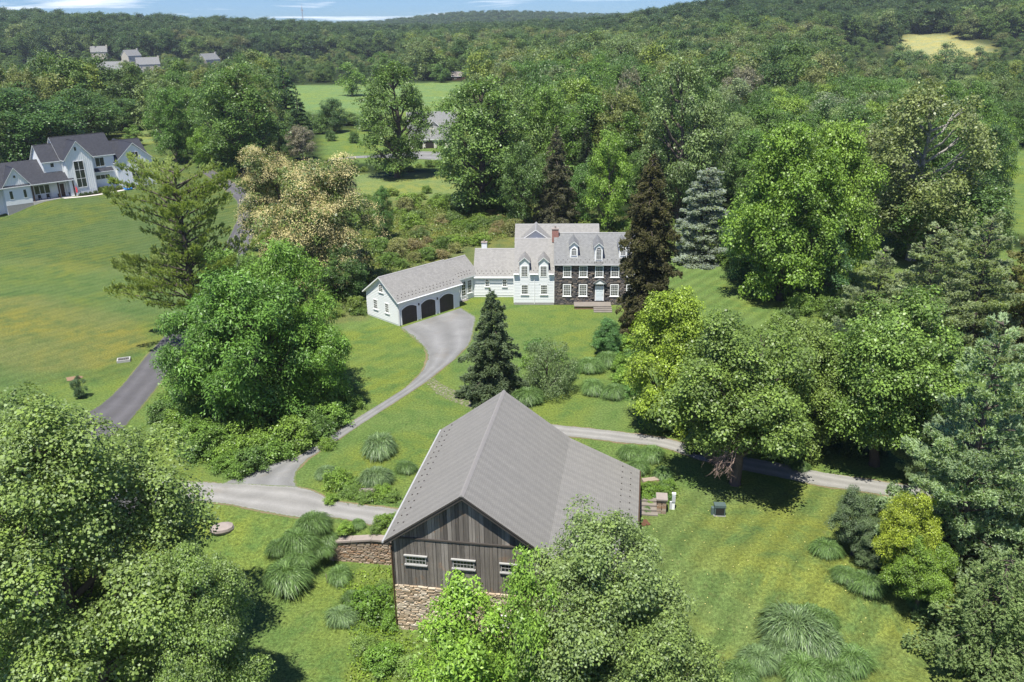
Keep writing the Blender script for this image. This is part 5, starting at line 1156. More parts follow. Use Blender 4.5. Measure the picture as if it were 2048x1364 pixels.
# ------------------------------------------------------------------ ornamental grasses
GREENG = (0.125, 0.215, 0.072); BLUEG = (0.16, 0.25, 0.115)
MG = [(760, 893, 38, 'beside the driveway, largest on the lawn left of the barn'), (753, 955, 33, 'in the lawn just above the ivy bed'), (812, 934, 22, 'nearest the barn roof edge'), (652, 944, 22, 'at the left tip of the ivy bed'),
      (575, 1150, 46, 'lowest of the big clump left of the retaining wall'), (628, 1050, 34, 'at the top of the big clump by the lower drive'), (598, 1085, 36, 'in the middle of the big clump by the lower drive'), (655, 1075, 26, 'right side of the big clump by the lower drive'), (560, 1095, 26, 'left side of the big clump by the lower drive'),
      (680, 1150, 26, 'in front of the retaining wall end'), (717, 1048, 15, 'small one above the retaining wall cap'), (706, 1195, 22, 'between the wall and the barn corner'), (684, 1232, 30, 'low left of the broad-leaved shrub by the barn'),
      (1262, 905, 26, 'left of the group behind the right barn eave'), (1303, 908, 28, 'right of the group behind the right barn eave'), (1275, 935, 26, 'lower one of the group behind the right barn eave'), (1325, 950, 22, 'above the garden steps'), (1312, 848, 24, 'between the branch drive and the trees'),
      (1056, 792, 34, 'just behind the barn ridge end'), (972, 782, 16, 'at the foot of the garden spruce'), (1186, 776, 26, 'left of a pair on the lawn below the house'), (1228, 784, 26, 'right of a pair on the lawn below the house'), (1180, 732, 28, 'upper left one below the stone house'), (1216, 722, 28, 'upper right one below the stone house'), (1134, 752, 18, 'beside the weeping tree'), (1115,  772, 18, 'under the weeping tree'),
      (1585, 1255, 62, 'tallest at the bottom of the right lawn'), (1555, 1300, 40, 'left middle at the bottom of the right lawn'), (1640, 1285, 46, 'centre right at the bottom of the right lawn'), (1700, 1320, 38, 'rightmost at the bottom of the right lawn'), (1515, 1320, 36, 'leftmost at the bottom of the right lawn'), (1600, 1340, 42, 'lowest at the bottom of the right lawn'), (1480, 1350, 34, 'at the bottom edge left of the lawn group'), (1660, 1340, 36, 'behind the lowest of the bottom group'), (1618, 1235, 34, 'at the back of the bottom lawn group'), (1560, 1250, 30, 'at the upper left of the bottom lawn group'), (1645, 1245, 30, 'at the upper right of the bottom lawn group'), (600, 1120, 30, 'in the heart of the big clump by the lower drive'), (640, 1100, 26, 'at the wall side of the big clump'),
      (1652, 1098, 28, 'at the left edge of the right shrub border'), (1690, 1150, 26, 'below the dark shrub in the right border'), (1735, 1165, 34, 'front of the right shrub border'), (1840, 1200, 28, 'under the yellow maple'), (1600, 932, 18, 'in the shade beside the branch drive'), (1332, 968, 16, 'behind the stone pier'), (1700, 1010, 22, 'at the top of the right border')]
for i, (px, py, hw, where) in enumerate(MG):
    x, y, z = ground_at(px, py + hw * .35); D = Vector((x, y, z - CAM_H)).length; R = hw / FPX * D * 1.05
    s = R / 1.55; col_ = BLUEG if i in (0, 1, 3, 26, 28, 27, 12, 30) else GREENG; k = random.uniform(.85, 1.15)
    obj('ornamental_grass', MOUNDS[i % 3], None, (x, y, z - .02), random.uniform(0, 6.3), (s, s, s * random.uniform(.9, 1.15)), tuple(c * k for c in col_), 'arching mound of %s ornamental grass %s' % ('silvery' if col_ is BLUEG else 'green', where), 'ornamental grass', 'mounds of ornamental grass')

# ------------------------------------------------------------------ individual trees
MIDG = (0.060, 0.110, 0.022); DARK = (0.036, 0.072, 0.018); BRI = (0.085, 0.155, 0.020); YEL = (0.125, 0.18, 0.022); GREY = (0.085, 0.112, 0.045); OLIVE = (0.095, 0.115, 0.035); PINE = (0.140, 0.180, 0.052); WPINE = (0.185, 0.245, 0.135); SPR = (0.066, 0.092, 0.048); BROWN = (0.066, 0.065, 0.030)
def P_(tpl, px, pb, pt, hw, col_, label, **kw):
    e, c = ptree(tpl, px, pb, pt, hw, col_, label, **kw); PLACED.append((e.location.x, e.location.y, hw / FPX * Vector((e.location.x, e.location.y, CAM_H)).length)); return e, c
# near
P_('maple_a', 200, 1380, 800, 240, (0.092, 0.135, 0.034), 'huge silver-leaved maple filling the bottom left corner over the car', rz=0.4)
P_('maple_b', 20, 1140, 770, 120, (0.075, 0.12, 0.03), 'broadleaf tree cut by the left edge behind the huge maple')
P_('maple_b', 440, 1450, 1080, 112, (0.088, 0.135, 0.033), 'rounded maple on the right flank of the huge bottom left maple', rz=2)
P_('maple_b', 1200, 1440, 1045, 168, (0.090, 0.130, 0.040), 'grey-green sycamore in front of the right half of the barn gable', rz=1.0)
P_('near_a', 1320, 1560, 1265, 125, (0.090, 0.130, 0.038), 'low broadleaf crown at the bottom edge right of the barn sycamore', rz=1.0)
P_('bright', 940, 1450, 1180, 110, (0.11, 0.19, 0.026), 'fresh light green young tree in front of the barn stone wall')
P_('bright', 1060, 1470, 1130, 80, (0.10, 0.17, 0.028), 'slender bright green tree between the young tree and the barn sycamore')
P_('walnut', 520, 850, 545, 128, (0.062, 0.125, 0.022), 'dense glossy green walnut, lowest of the clump beside the driveway')
P_('walnut', 590, 790, 485, 100, (0.075, 0.14, 0.022), 'tall bright green tree at the back right of the driveway clump', rz=2)
P_('walnut', 425, 835, 600, 90, (0.058, 0.118, 0.022), 'dark green tree at the left foot of the driveway clump', rz=4)
P_('walnut', 635, 822, 620, 78, (0.075, 0.145, 0.022), 'small bright tree at the right edge of the driveway clump', rz=5)
P_('walnut', 480, 700, 500, 80, (0.085, 0.15, 0.03), 'light green tree rising behind the driveway clump beside the pine', rz=1)
P_('big_pine', 402, 690, 342, 150, PINE, 'tall open pine with upswept limbs between the farmhouse and driveway', name='pine_tree', rz=0.6)
P_('chestnut', 650, 575, 330, 118, (0.06, 0.085, 0.024), 'cream-flowering chestnut right of the neighbour drive, larger of the pair', name='chestnut_tree')
P_('chestnut', 568, 505, 306, 84, (0.065, 0.09, 0.026), 'cream-flowering chestnut standing behind the larger flowering one', name='chestnut_tree', rz=3)
P_('mid_c', 690, 600, 500, 50, DARK, 'dark low tree under the right side of the flowering chestnut')
P_('mid_a', 768, 480, 372, 25, (0.05, 0.105, 0.025), 'narrow dark green tree right of the flowering chestnuts')
P_('spruce', 987, 792, 580, 80, (0.08, 0.11, 0.058), 'conical dark spruce on the lawn right of the driveway', name='spruce_tree')
P_('weeper', 1096, 782, 682, 64, (0.075, 0.11, 0.045), 'low weeping tree right of the lawn spruce')
P_('column', 1290, 672, 306, 55, BROWN, 'tall columnar dark brown-green spruce at the right end of the stone house', name='spruce_tree', rz=1)
P_('old_spruce', 1112, 452, 252, 46, (0.085, 0.088, 0.055), 'brownish old spruce behind the stone house roof', name='spruce_tree')
P_('old_spruce', 1300, 440, 300, 46, BROWN, 'broad brown spruce showing behind the top of the columnar one', name='spruce_tree', rz=2)
P_('atlas', 1403, 520, 338, 62, (0.21, 0.245, 0.215), 'silvery blue atlas cedar with tiered boughs on the back lawn', name='cedar_tree')
P_('near_a', 1335, 850, 590, 100, YEL, 'yellow-green maple left of the dark border trees below the house', rz=3)
P_('near_b', 1470, 968, 655, 150, (0.082, 0.125, 0.028), 'big spreading tree with a dead branch beside the branch drive', rz=1.2)
P_('near_a', 1590, 905, 650, 95, (0.085, 0.125, 0.03), 'broad green tree in the middle of the row above the branch drive', rz=2.2)
P_('near_b', 1748, 930, 605, 134, (0.085, 0.14, 0.03), 'wide light green tree at the right of the row above the branch drive', rz=5)
P_('near_a', 1420, 860, 640, 70, (0.10, 0.15, 0.024), 'light green tree wedged between the yellow maple and spreading tree', rz=4)
P_('near_a', 1215, 712, 640, 32, (0.055, 0.12, 0.035), 'small bluish green tree at the foot of the columnar spruce')
P_('near_b', 1470, 745, 660, 45, (0.09, 0.14, 0.03), 'small round tree on the edge of the back lawn')
P_('near_b', 1800, 1180, 985, 56, (0.150, 0.190, 0.022), 'golden-yellow maple in the right shrub border', rz=3)
P_('near_b', 1830, 1225, 1080, 60, (0.085, 0.14, 0.022), 'low dark green maple in front of the golden one')
P_('near_b', 1705, 1110, 985, 48, (0.06, 0.09, 0.042), 'dark grey-green shrub-like tree at the left of the right border', rz=1)
P_('near_a', 1740, 1130, 1040, 40, (0.06, 0.09, 0.04), 'small grey-green tree below the golden maple')
P_('white_pine', 1905, 1130, 640, 130, WPINE, 'towering blue-green white pine at the right of the branch drive', name='pine_tree', rz=.5)
P_('white_pine', 2030, 1010, 590, 105, WPINE, 'tall white pine cut by the right edge', name='pine_tree', rz=2)
P_('white_pine', 1850, 960, 740, 60, WPINE, 'smaller white pine leaning out over the branch drive end', name='pine_tree', rz=3)
P_('hemlock', 1970, 1330, 1090, 115, (0.13, 0.18, 0.07), 'feathery hemlock at the bottom right edge of the lawn', name='hemlock_tree')
P_('hemlock', 2080, 1180, 880, 90, (0.125, 0.17, 0.07), 'shaggy hemlock leaning in from the right edge', name='hemlock_tree', rz=2)
P_('white_pine', 1830, 730, 455, 95, (0.18, 0.22, 0.12), 'soft grey-green pine, leftmost in the pine stand at the right', name='pine_tree', rz=1)
P_('white_pine', 1930, 720, 430, 90, (0.18, 0.22, 0.12), 'soft grey-green pine in the middle of the right pine stand', name='pine_tree', rz=4)
P_('white_pine', 1740, 690, 500, 75, (0.17, 0.21, 0.115), 'grey-green pine at the left foot of the right pine stand', name='pine_tree', rz=5)
P_('white_pine', 2030, 700, 470, 85, (0.14, 0.145, 0.06), 'olive-brown pine at the right end of the pine stand', name='pine_tree', rz=3)
P_('white_pine', 1880, 660, 450, 70, (0.17, 0.21, 0.115), 'pine peeking out behind the middle of the right pine stand', name='pine_tree', rz=2)
P_('hemlock', 1660, 760, 640, 60, (0.06, 0.095, 0.05), 'low drooping conifer at the end of the back lawn', name='hemlock_tree')
# middle distance
P_('near_a', 1560, 600, 262, 112, (0.085, 0.145, 0.022), 'very large vivid green tree behind the right hedge', rz=1)
P_('near_a', 1650, 570, 255, 95, (0.095, 0.155, 0.024), 'tall vivid green tree merging with the very large one on its right', rz=2)
P_('mid_c', 1500, 560, 400, 65, (0.05, 0.1, 0.03), 'darker tree at the left foot of the vivid green tree')
P_('mid_a', 1630, 600, 440, 60, (0.04, 0.085, 0.03), 'dark bluish tree in front of the vivid green tree')
P_('airy', 1820, 520, 175, 125, (0.10, 0.125, 0.045), 'brownish sycamore with white limbs above the pine stand', bark=(0.34, 0.32, 0.29))
P_('airy', 1700, 480, 260, 75, (0.10, 0.115, 0.048), 'thin pale brown-green tree left of the white-limbed sycamore', bark=(0.4, 0.38, 0.34))
P_('mid_c', 1860, 520, 340, 110, (0.05, 0.09, 0.024), 'dark rounded tree above the pine stand')
P_('mid_b', 1935, 520, 355, 66, (0.05, 0.085, 0.022), 'dark green tree right of the rounded one above the pines')
P_('mid_b', 1962, 420, 240, 42, (0.035, 0.07, 0.02), 'dark tree by the small lawn at the right edge')
P_('mid_d', 1350, 440, 110, 75, (0.085, 0.125, 0.045), 'giant pale green poplar right of the columnar spruce', rz=1)
P_('mid_a', 1405, 430, 180, 55, (0.080, 0.12, 0.042), 'tall pale green tree on the right shoulder of the giant poplar', rz=2)
P_('mid_a', 1212, 462, 262, 48, (0.10, 0.17, 0.026), 'bright lime green tree behind the stone house chimney')
P_('mid_c', 1165, 440, 330, 40, (0.06, 0.12, 0.03), 'mid green tree between the old spruce and lime green tree')
P_('mid_d', 960, 425, 150, 95, (0.075, 0.125, 0.032), 'huge pale topped tree above the link roof, left of the old spruce', rz=3)
P_('mid_b', 1010, 400, 160, 75, (0.08, 0.125, 0.035), 'tall tree on the right shoulder of the huge pale topped one', rz=1)
P_('mid_c', 1050, 450, 290, 55, (0.055, 0.095, 0.026), 'low dark green tree left of the old brown spruce')
P_('mid_b', 1090, 380, 165, 55, (0.075, 0.13, 0.026), 'rounded green tree behind the old brown spruce')
P_('chestnut', 1150, 270, 148, 38, (0.07, 0.09, 0.03), 'cream-flowering chestnut far off above the stone house', name='chestnut_tree')
P_('mid_d', 795, 355, 118, 70, (0.062, 0.105, 0.024), 'tall dark tree left of the grey roofed house', rz=2)
P_('mid_d', 490, 350, 125, 82, (0.055, 0.098, 0.022), 'giant dark green tree beside the bend of the neighbour drive', rz=4)
P_('mid_b', 355, 325, 170, 46, (0.055, 0.11, 0.02), 'rounded green tree left of the giant one by the neighbour drive')
P_('mid_c', 415, 335, 255, 30, (0.085, 0.15, 0.02), 'small bright tree in front of the giant dark one')
P_('mid_c', 70, 325, 180, 95, (0.038, 0.078, 0.02), 'broad dark tree behind the farmhouse chimney')
P_('mid_c', 170, 290, 180, 75, (0.042, 0.082, 0.02), 'broad dark tree behind the farmhouse main roof', rz=2)
P_('mid_b', 250, 260, 195, 55, (0.045, 0.085, 0.022), 'dark rounded tree at the right of the farmhouse trees')
P_('bright', 270, 292, 252, 20, (0.08, 0.14, 0.03), 'small young tree on the lawn behind the farmhouse')
P_('far_fir', 575, 245, 118, 32, (0.042, 0.085, 0.04), 'tall blue-green fir right of the giant tree', name='fir_tree')
P_('far_fir', 600, 270, 170, 24, (0.042, 0.08, 0.04), 'smaller fir beside the tall blue-green one', name='fir_tree')
P_('mid_b', 668, 265, 195, 30, (0.035, 0.07, 0.022), 'dark tree at the edge of the far green field')
P_('mid_c', 700, 250, 225, 22, (0.06, 0.1, 0.025), 'low round tree on the hedge line of the far field')
P_('airy', 605, 320, 252, 32, (0.12, 0.115, 0.085), 'grey leafless looking shrub tree behind the flowering chestnut', bark=(0.28, 0.25, 0.24))
P_('bush_a', 663, 282, 262, 12, DARK, 'small ball shaped tree on the striped lawn', cat='tree')
P_('bush_a', 707, 286, 264, 12, DARK, 'small shrub at the right end of the striped lawn', cat='shrub', name='shrub')
for px_, pb_, pt_, hw_, lb_ in ((585, 262, 222, 20, 'bushy tree right of the tall fir on the hedge line'), (618, 258, 226, 16, 'small bright tree on the hedge line below the far field'), (640, 268, 232, 18, 'low dark tree at the corner of the striped lawn'), (735, 262, 222, 20, 'bushy tree left of the tall dark tree by the grey house'), (890, 246, 214, 20, 'bushy tree behind the grey roofed house'), (912, 300, 248, 20, 'green tree at the right corner of the grey roofed house'), (560, 300, 262, 22, 'bushy tree under the fir right of the giant one')): P_('far_c', px_, pb_, pt_, hw_, (0.06, 0.105, 0.028), lb_)
P_('far_a', 705, 192, 125, 28, (0.08, 0.14, 0.026), 'yellow-green tree at the left end of the far green field')
P_('far_a', 882, 165, 128, 18, (0.06, 0.11, 0.028), 'round tree left of the small brown house')
P_('old_spruce', 1215, 330, 195, 40, (0.045, 0.07, 0.03), 'dark spruce in the wood above the lime green tree', name='spruce_tree')
P_('old_spruce', 1170, 310, 210, 38, (0.042, 0.072, 0.032), 'dark spruce left of the other one in the wood', name='spruce_tree', rz=2)
P_('airy', 1255, 300, 140, 35, (0.10, 0.105, 0.065), 'thin greyish tree in the wood above the stone house', bark=(0.3, 0.27, 0.25))
P_('airy', 1480, 260, 135, 45, (0.11, 0.11, 0.075), 'half bare grey tree in the right hand wood', bark=(0.35, 0.32, 0.30))
P_('mid_a', 1640, 330, 185, 60, (0.095, 0.125, 0.072), 'silvery willow-like tree in the right hand wood')
P_('mid_d', 1180, 190, 60, 60, (0.078, 0.115, 0.04), 'tall pale tree at the crest of the wood above the house', rz=2)
P_('mid_d', 1240, 200, 70, 60, (0.078, 0.115, 0.04), 'second tall pale tree at the crest of the wood', rz=5)
P_('mid_b', 560, 560, 500, 25, (0.05, 0.1, 0.03), 'round tree at the edge of the neighbour drive behind the clump')
P_('bright', 162, 796, 752, 14, (0.045, 0.08, 0.035), 'small dark shrub tree on the left lawn by the street')
for px_, pb_, pt_, hw_, lb_ in ((1888, 136, 84, 20, 'grey-green tree standing in front of the gold field'), (1957, 134, 92, 17, 'dark round tree at the right foot of the gold field'), (1840, 138, 100, 18, 'low tree at the left foot of the gold field'), (1905, 168, 112, 24, 'tree below the gold field beside the small green paddock'), (1800, 142, 88, 22, 'broad dark tree at the left corner of the gold field')): P_('far_a', px_, pb_, pt_, hw_, (0.07, 0.115, 0.04), lb_)
P_('near_b', 25, 905, 800, 60, (0.075, 0.12, 0.028), 'leafy crown at the left edge by the street')

# dead branch hanging from the spreading tree: a part of it
sp = [o for o in COL.objects if o.get('label', '').startswith('big spreading')][0]
x, y, z = sp.location; rd = np.random.default_rng(12); paths = []
def grow(p, d, l, r, lev):
    q = p + d * l; mid = (p + q) / 2 + rd.normal(0, l * .08, 3); paths.append(([p, mid, q], [r, r * .8, r * .55]))
    if lev == 0: return
    for _ in range(3 if lev > 1 else 4):
        nd = nrmz(d + rd.normal(0, .55, 3) + np.array([-.15, -.1, -.25])); grow(p + (q - p) * rd.uniform(.45, 1), nd, l * rd.uniform(.55, .8), r * .55, lev - 1)
for _ in range(3): grow(np.array([-.6, -2.2, 5.6]) + rd.normal(0, .3, 3), nrmz(np.array([-.7, -.45, -.25]) + rd.normal(0, .25, 3)), 1.7, .07, 4)
V, F = tubes_np(paths, 4); S = sp.scale; cz, sz = math.cos(-sp.rotation_euler.z), math.sin(-sp.rotation_euler.z)
V = np.column_stack([(V[:, 0] * cz - V[:, 1] * sz) / S.x, (V[:, 0] * sz + V[:, 1] * cz) / S.y, V[:, 2] / S.z]); obj('dead_branch', np_mesh('dead_branch', V, F, M['dead_wood']), sp)

# ------------------------------------------------------------------ shrubs and hedges
def bushes(spots, group, lab, cols, name='shrub', cat='shrub'):
    n = len(spots)
    for i, (px, py, hw) in enumerate(spots):
        x, y, z = ground_at(px, py); D = Vector((x, y, z - CAM_H)).length; R = hw / FPX * D * (1.4 if 'driveway' in group else 1.12); T = TPL[('bush_a', 'bush_b')[i % 2]]; c = cols[i % len(cols)]; k = random.uniform(.85, 1.15)
        e = thing(name, (x, y, z), random.uniform(0, 6.28), lab, cat, group, (R / T['R'], R / T['R'], R / T['R'] * random.uniform(.75, 1.05))); obj('crown', T['crown'], e, color=tuple(v * k * FOL for v in c)); obj('trunk', T['trunk'], e, color=BARK)
bushes([(430, 905, 30), (470, 915, 32), (510, 935, 26), (545, 915, 34), (590, 890, 34), (640, 868, 34), (670, 845, 30), (695, 815, 26), (620, 850, 30), (560, 870, 32), (500, 880, 34), (440, 870, 30), (390, 880, 28), (360, 850, 26), (330, 835, 22), (480, 950, 20), (530, 905, 25), (400, 910, 30), (455, 935, 22), (655, 895, 16), (690, 790, 24), (350, 800, 22)], 'shrubs along the driveway clump', 'leafy shrub in the thicket between the driveway and its tree clump', [(0.070, 0.125, 0.026), (0.082, 0.135, 0.026), (0.055, 0.10, 0.028)])
bushes([(1455, 530, 26), (1490, 545, 26), (1525, 560, 30), (1560, 580, 30), (1590, 600, 26), (1540, 555, 26), (1600, 625, 26), (1575, 640, 22), (1620, 600, 30), (1650, 620, 28), (1680, 640, 30), (1560, 655, 26), (1470, 505, 22), (1440, 520, 16)], 'hedge shrubs of the back lawn', 'shrub of the overgrown hedge right of the back lawn', [(0.075, 0.125, 0.028), (0.06, 0.10, 0.03), (0.085, 0.13, 0.035)])
bushes([(672, 975, 24), (700, 990, 20), (660, 1005, 14), (730, 1000, 20), (765, 990, 18), (785, 1000, 16), (690, 965, 18), (715, 970, 16), (768, 1050, 18), (750, 1063, 12), (690, 1062, 16), (785, 1040, 14)], 'shrubs of the bed beside the barn', 'low ivy-like shrub in the bed between the lower drive and barn', [(0.09, 0.15, 0.028), (0.08, 0.13, 0.035)])
bushes([(745, 1225, 40), (770, 1180, 18), (775, 1330, 36), (730, 1300, 26), (780, 1250, 24), (820, 1340, 30), (735, 1215, 24)], 'broad-leaved shrubs at the barn corner', 'broad-leaved shrub crowding the left foot of the barn', [(0.07, 0.13, 0.024), (0.09, 0.14, 0.04)])
bushes([(1300, 985, 20), (1318, 1002, 14), (1290, 1008, 18), (1296, 1022, 10), (1330, 990, 14), (1338, 1000, 10), (1340, 975, 14), (1150, 742, 18), (1120, 720, 16), (1070, 700, 22), (1060, 735, 20), (1225, 690, 24), (1250, 700, 26), (1262, 730, 28), (1245, 765, 26), (1210, 695, 26), (1240, 740, 22), (1250, 790, 22)], 'shrubs around the garden steps and lawn edge', 'small shrub on the edge of the house lawn or garden steps', [(0.08, 0.14, 0.026), (0.06, 0.12, 0.035)])
spots = []
rs_ = random.Random(4)
while len(spots) < 95:
    px, py = rs_.uniform(640, 1030), rs_.uniform(400, 570)
    lim = 0.28 * (px - 700) ; top_y = 405 + max(0, (900 - px)) * .1
    if py < top_y or (px > 735 and py > 575 - (px - 735) * .36): continue
    spots.append((px, py, rs_.uniform(10, 22)))
bushes(spots, 'scrub on the slope behind the garage', 'wild shrub in the overgrown slope behind the garage roof', [(0.085, 0.135, 0.026), (0.065, 0.10, 0.032), (0.11, 0.12, 0.05), (0.075, 0.125, 0.022), (0.055, 0.095, 0.022), (0.13, 0.115, 0.06)])
spots = [(rs_.uniform(1240, 1350), rs_.uniform(425, 470), rs_.uniform(10, 18)) for _ in range(10)] + [(rs_.uniform(1120, 1250), rs_.uniform(440, 462), rs_.uniform(9, 15)) for _ in range(8)] + [(rs_.uniform(640, 720), rs_.uniform(570, 640), rs_.uniform(14, 22)) for _ in range(12)] + [(rs_.uniform(560, 640), rs_.uniform(330, 365), rs_.uniform(9, 15)) for _ in range(10)] + [(rs_.uniform(630, 900), rs_.uniform(332, 346), rs_.uniform(6, 10)) for _ in range(14)] + [(rs_.uniform(620, 930), rs_.uniform(385, 420), rs_.uniform(9, 17)) for _ in range(16)]
bushes(spots, 'scrub around the house lawns', 'wild green shrub edging the meadow or house lawn', [(0.075, 0.125, 0.026), (0.06, 0.10, 0.026), (0.09, 0.13, 0.03)])
spots = [(rs_.uniform(1380, 1850), rs_.uniform(880, 925), rs_.uniform(14, 26)) for _ in range(14)] + [(rs_.uniform(1880, 2060), rs_.uniform(1040, 1100), rs_.uniform(20, 34)) for _ in range(8)] + [(rs_.uniform(1640, 1900), rs_.uniform(700, 760), rs_.uniform(16, 26)) for _ in range(16)]
bushes(spots, 'understorey of the right hand wood', 'shady shrub under the trees above the branch drive', [(0.05, 0.085, 0.022), (0.04, 0.075, 0.022)])
for i, a in enumerate((15.4, 16.4, 17.4, 18.6, 20.2, 21.6, 22.9, 24.4)):
    x, y = nloc(a, -.9 if a < 19 else .3); z = hz(x, y); T = TPL['bush_a']; r = (.55, .6, .55, .6, .95, 1.0, .9, .8)[i]
    e = thing('garden_shrub', (x, y, z), i, 'small rounded %s shrub in the mulch bed below the farmhouse windows' % ('yellow-green' if i > 3 else 'green'), 'shrub', 'shrubs in the farmhouse bed', (r / T['R'],) * 3); obj('crown', T['crown'], e, color=(0.11, .16, .02) if i > 3 else (0.05, .09, .02))

# undergrowth: leafy ground cover nobody could count, over the slope, the wood edges and the beds
def undergrowth(name, polys, dens, ls, hgt, cols_, seed):
    rng = np.random.default_rng(seed); PP = []
    for p in polys:
        p = gpoly(p); x0, y0 = p.min(0); x1, y1 = p.max(0); n = int((x1 - x0) * (y1 - y0) * dens); X = rng.uniform(x0, x1, n); Y = rng.uniform(y0, y1, n); m = inside(p, X, Y); PP.append(np.column_stack([X[m], Y[m]]))
    Q = np.concatenate(PP); k = 9; n = len(Q); hh = hgt * (0.35 + 0.65 * (np.sin(Q[:, 0] * .9 + 2 * np.sin(Q[:, 1] * .5)) * np.sin(Q[:, 1] * .8 + seed) * .5 + .5)); z = height(Q[:, 0], Q[:, 1])
    ix = np.repeat(np.arange(n), k); pos = np.column_stack([Q[ix] + rng.normal(0, ls * 1.3, (n * k, 2)), z[ix] + hh[ix] * rng.uniform(.2, 1, n * k)]); d = nrmz(rng.normal(size=(n * k, 3)) + [0, 0, .5])
    V, F = leaf_quads(pos, d, nrmz(rng.normal(0, .6, (n * k, 3)) + [0, 0, 1]), ls * rng.uniform(.6, 1.3, n * k), ls * .6); T = np.clip(.6 * rng.uniform(0, 1, n)[ix] + .4 * rng.uniform(0, 1, n * k), 0, 1)
    obj(name, np_mesh(name, V, F, M['leaf'], T), color=cols_, kind='stuff')
undergrowth('undergrowth', [[(560, 395), (760, 415), (1020, 420), (1245, 445), (1250, 468), (1030, 470), (900, 505), (730, 575), (720, 600), (640, 640), (600, 560)]], 1.6, .38, .9, (0.128, 0.180, 0.048), 1)
undergrowth('hedge_undergrowth', [[(340, 820), (700, 780), (690, 830), (600, 905), (470, 955), (400, 930), (300, 850)], [(640, 985), (700, 955), (790, 985), (800, 1010), (700, 1005)], [(1270, 960), (1340, 960), (1350, 1000), (1290, 1020)]], 4.0, .22, .6, (0.128, 0.210, 0.042), 2)
undergrowth('yard_weeds', [[(690, 1140), (790, 1140), (800, 1270), (760, 1364), (700, 1340), (740, 1260), (690, 1200)], [(700, 1250), (1000, 1330), (1000, 1500), (700, 1500)]], 5.0, .2, .35, (0.165, 0.255, 0.038), 3)
undergrowth('wood_edge_undergrowth', [[(1430, 520), (1560, 570), (1640, 650), (1760, 640), (1700, 560), (1560, 500), (1430, 490)], [(1240, 440), (1350, 420), (1340, 480), (1250, 480)]], 1.0, .4, .8, (0.105, 0.165, 0.042), 4)

# ------------------------------------------------------------------ the woods: scattered individual trees, then the far mass
WOOD = []   # world polygons that grow trees, with mean height and label
def blocked(x, y, r):
    for q in WOOD_OPEN:
        if q[:, 0].min() - 3 < x < q[:, 0].max() + 3 and inside(q, np.array([x]), np.array([y]))[0]: return True
    for a, b, c in PLACED:
        if (a - x) ** 2 + (b - y) ** 2 < (c * .75 + r * .55) ** 2: return True
    return False
LOWZ = gpoly([(540, 420), (560, 166), (940, 160), (1000, 420)])
cand = []; rw_ = np.random.default_rng(77)
def in_frame(x, y, h=22):
    p = project(x, y, hz(x, y) + h); q = project(x, y, hz(x, y)); return p and -90 < p[0] < 2140 and q[1] > -60 and p[1] < 1364
for gy_ in np.arange(175, 1620, 8.6):
    sp_ = 9.0 if gy_ < 600 else 12.5
    for gx_ in np.arange(-1100, 1100, sp_):
        x = gx_ + rw_.uniform(-3.4, 3.4); y = gy_ + rw_.uniform(-3.4, 3.4); d = math.hypot(x, y); az = math.degrees(math.atan2(x, y))
        if abs(az) > 37 or d > 1560: continue
        # land use
        dens = 1.0; h = rw_.uniform(12, 26)
        if az < -17.5 and d < 215: continue
        if -16 < az < -4.5 and 160 < d < 250: continue
        if d < 200 and az < 2: continue
        if d > 860 and az < 3: h = rw_.uniform(16, 28)
        if az < -6 and 420 < d < 1000:
            if az < -17 or d > 560: dens = 0.45 if d < 960 else 1; h = rw_.uniform(6, 12) if d < 960 else rw_.uniform(16, 28)
        if inside(LOWZ, np.array([x]), np.array([y]))[0]: dens = 0.10; h = rw_.uniform(3, 7)
        if az > 20 and 330 < d < 560: dens = .75; h = rw_.uniform(8, 17)
        if az > 12 and d < 330: h = rw_.uniform(11, 20)
        # keep sight lines to the gold field, the small fields and the suburb houses open
        if 20 < az < 33 and 560 < d < 860: dens *= .5; h = rw_.uniform(6, 12)
        pb_ = project(x, y, hz(x, y))
        if pb_ and 1985 < pb_[0] < 2200 and 295 < pb_[1] < 660: continue
        if pb_ and 1850 < pb_[0] < 1960 and 183 < pb_[1] < 225: h = rw_.uniform(3, 5)
        if gy_ > 600 and rw_.uniform() < 0.15: continue
        if rw_.uniform() > dens: continue
        cand.append((d, x, y, h, az))
cand.sort()
near = []; far = []
HOUSE_PTS = [(a, b) for a, b, c in PLACED if math.hypot(a, b) > 500]
for d, x, y, h, az in cand:
    if not in_frame(x, y): continue
    r = h * random.uniform(.30, .42) * (1.0 if d < 600 else random.uniform(1.05, 1.5))
    if blocked(x, y, r): continue
    # nothing tall right in front of the far houses
    if d > 400 and any(abs(math.atan2(a, b) - math.atan2(x, y)) < .012 and 0 < math.hypot(a, b) - d < 150 for a, b in HOUSE_PTS): h = min(h, 6.5); r = 3.2
    (near if len(near) < 285 else far).append((d, x, y, h, r, az))
kinds = [('mid_a', 'tall green broadleaf', MIDG), ('mid_b', 'rounded green broadleaf', (0.052, 0.098, 0.022)), ('mid_c', 'spreading green broadleaf', (0.045, 0.085, 0.022)), ('mid_d', 'tall pale green broadleaf', (0.085, 0.125, 0.04)), ('airy', 'thin olive-brown', OLIVE), ('mid_b', 'bright yellow-green broadleaf', (0.10, 0.155, 0.026)), ('mid_c', 'dark green broadleaf', DARK), ('old_spruce', 'dark evergreen', (0.036, 0.062, 0.03)), ('mid_a', 'silvery green', (0.09, 0.12, 0.06))]
wts = [22, 20, 18, 14, 8, 8, 10, 5, 5]
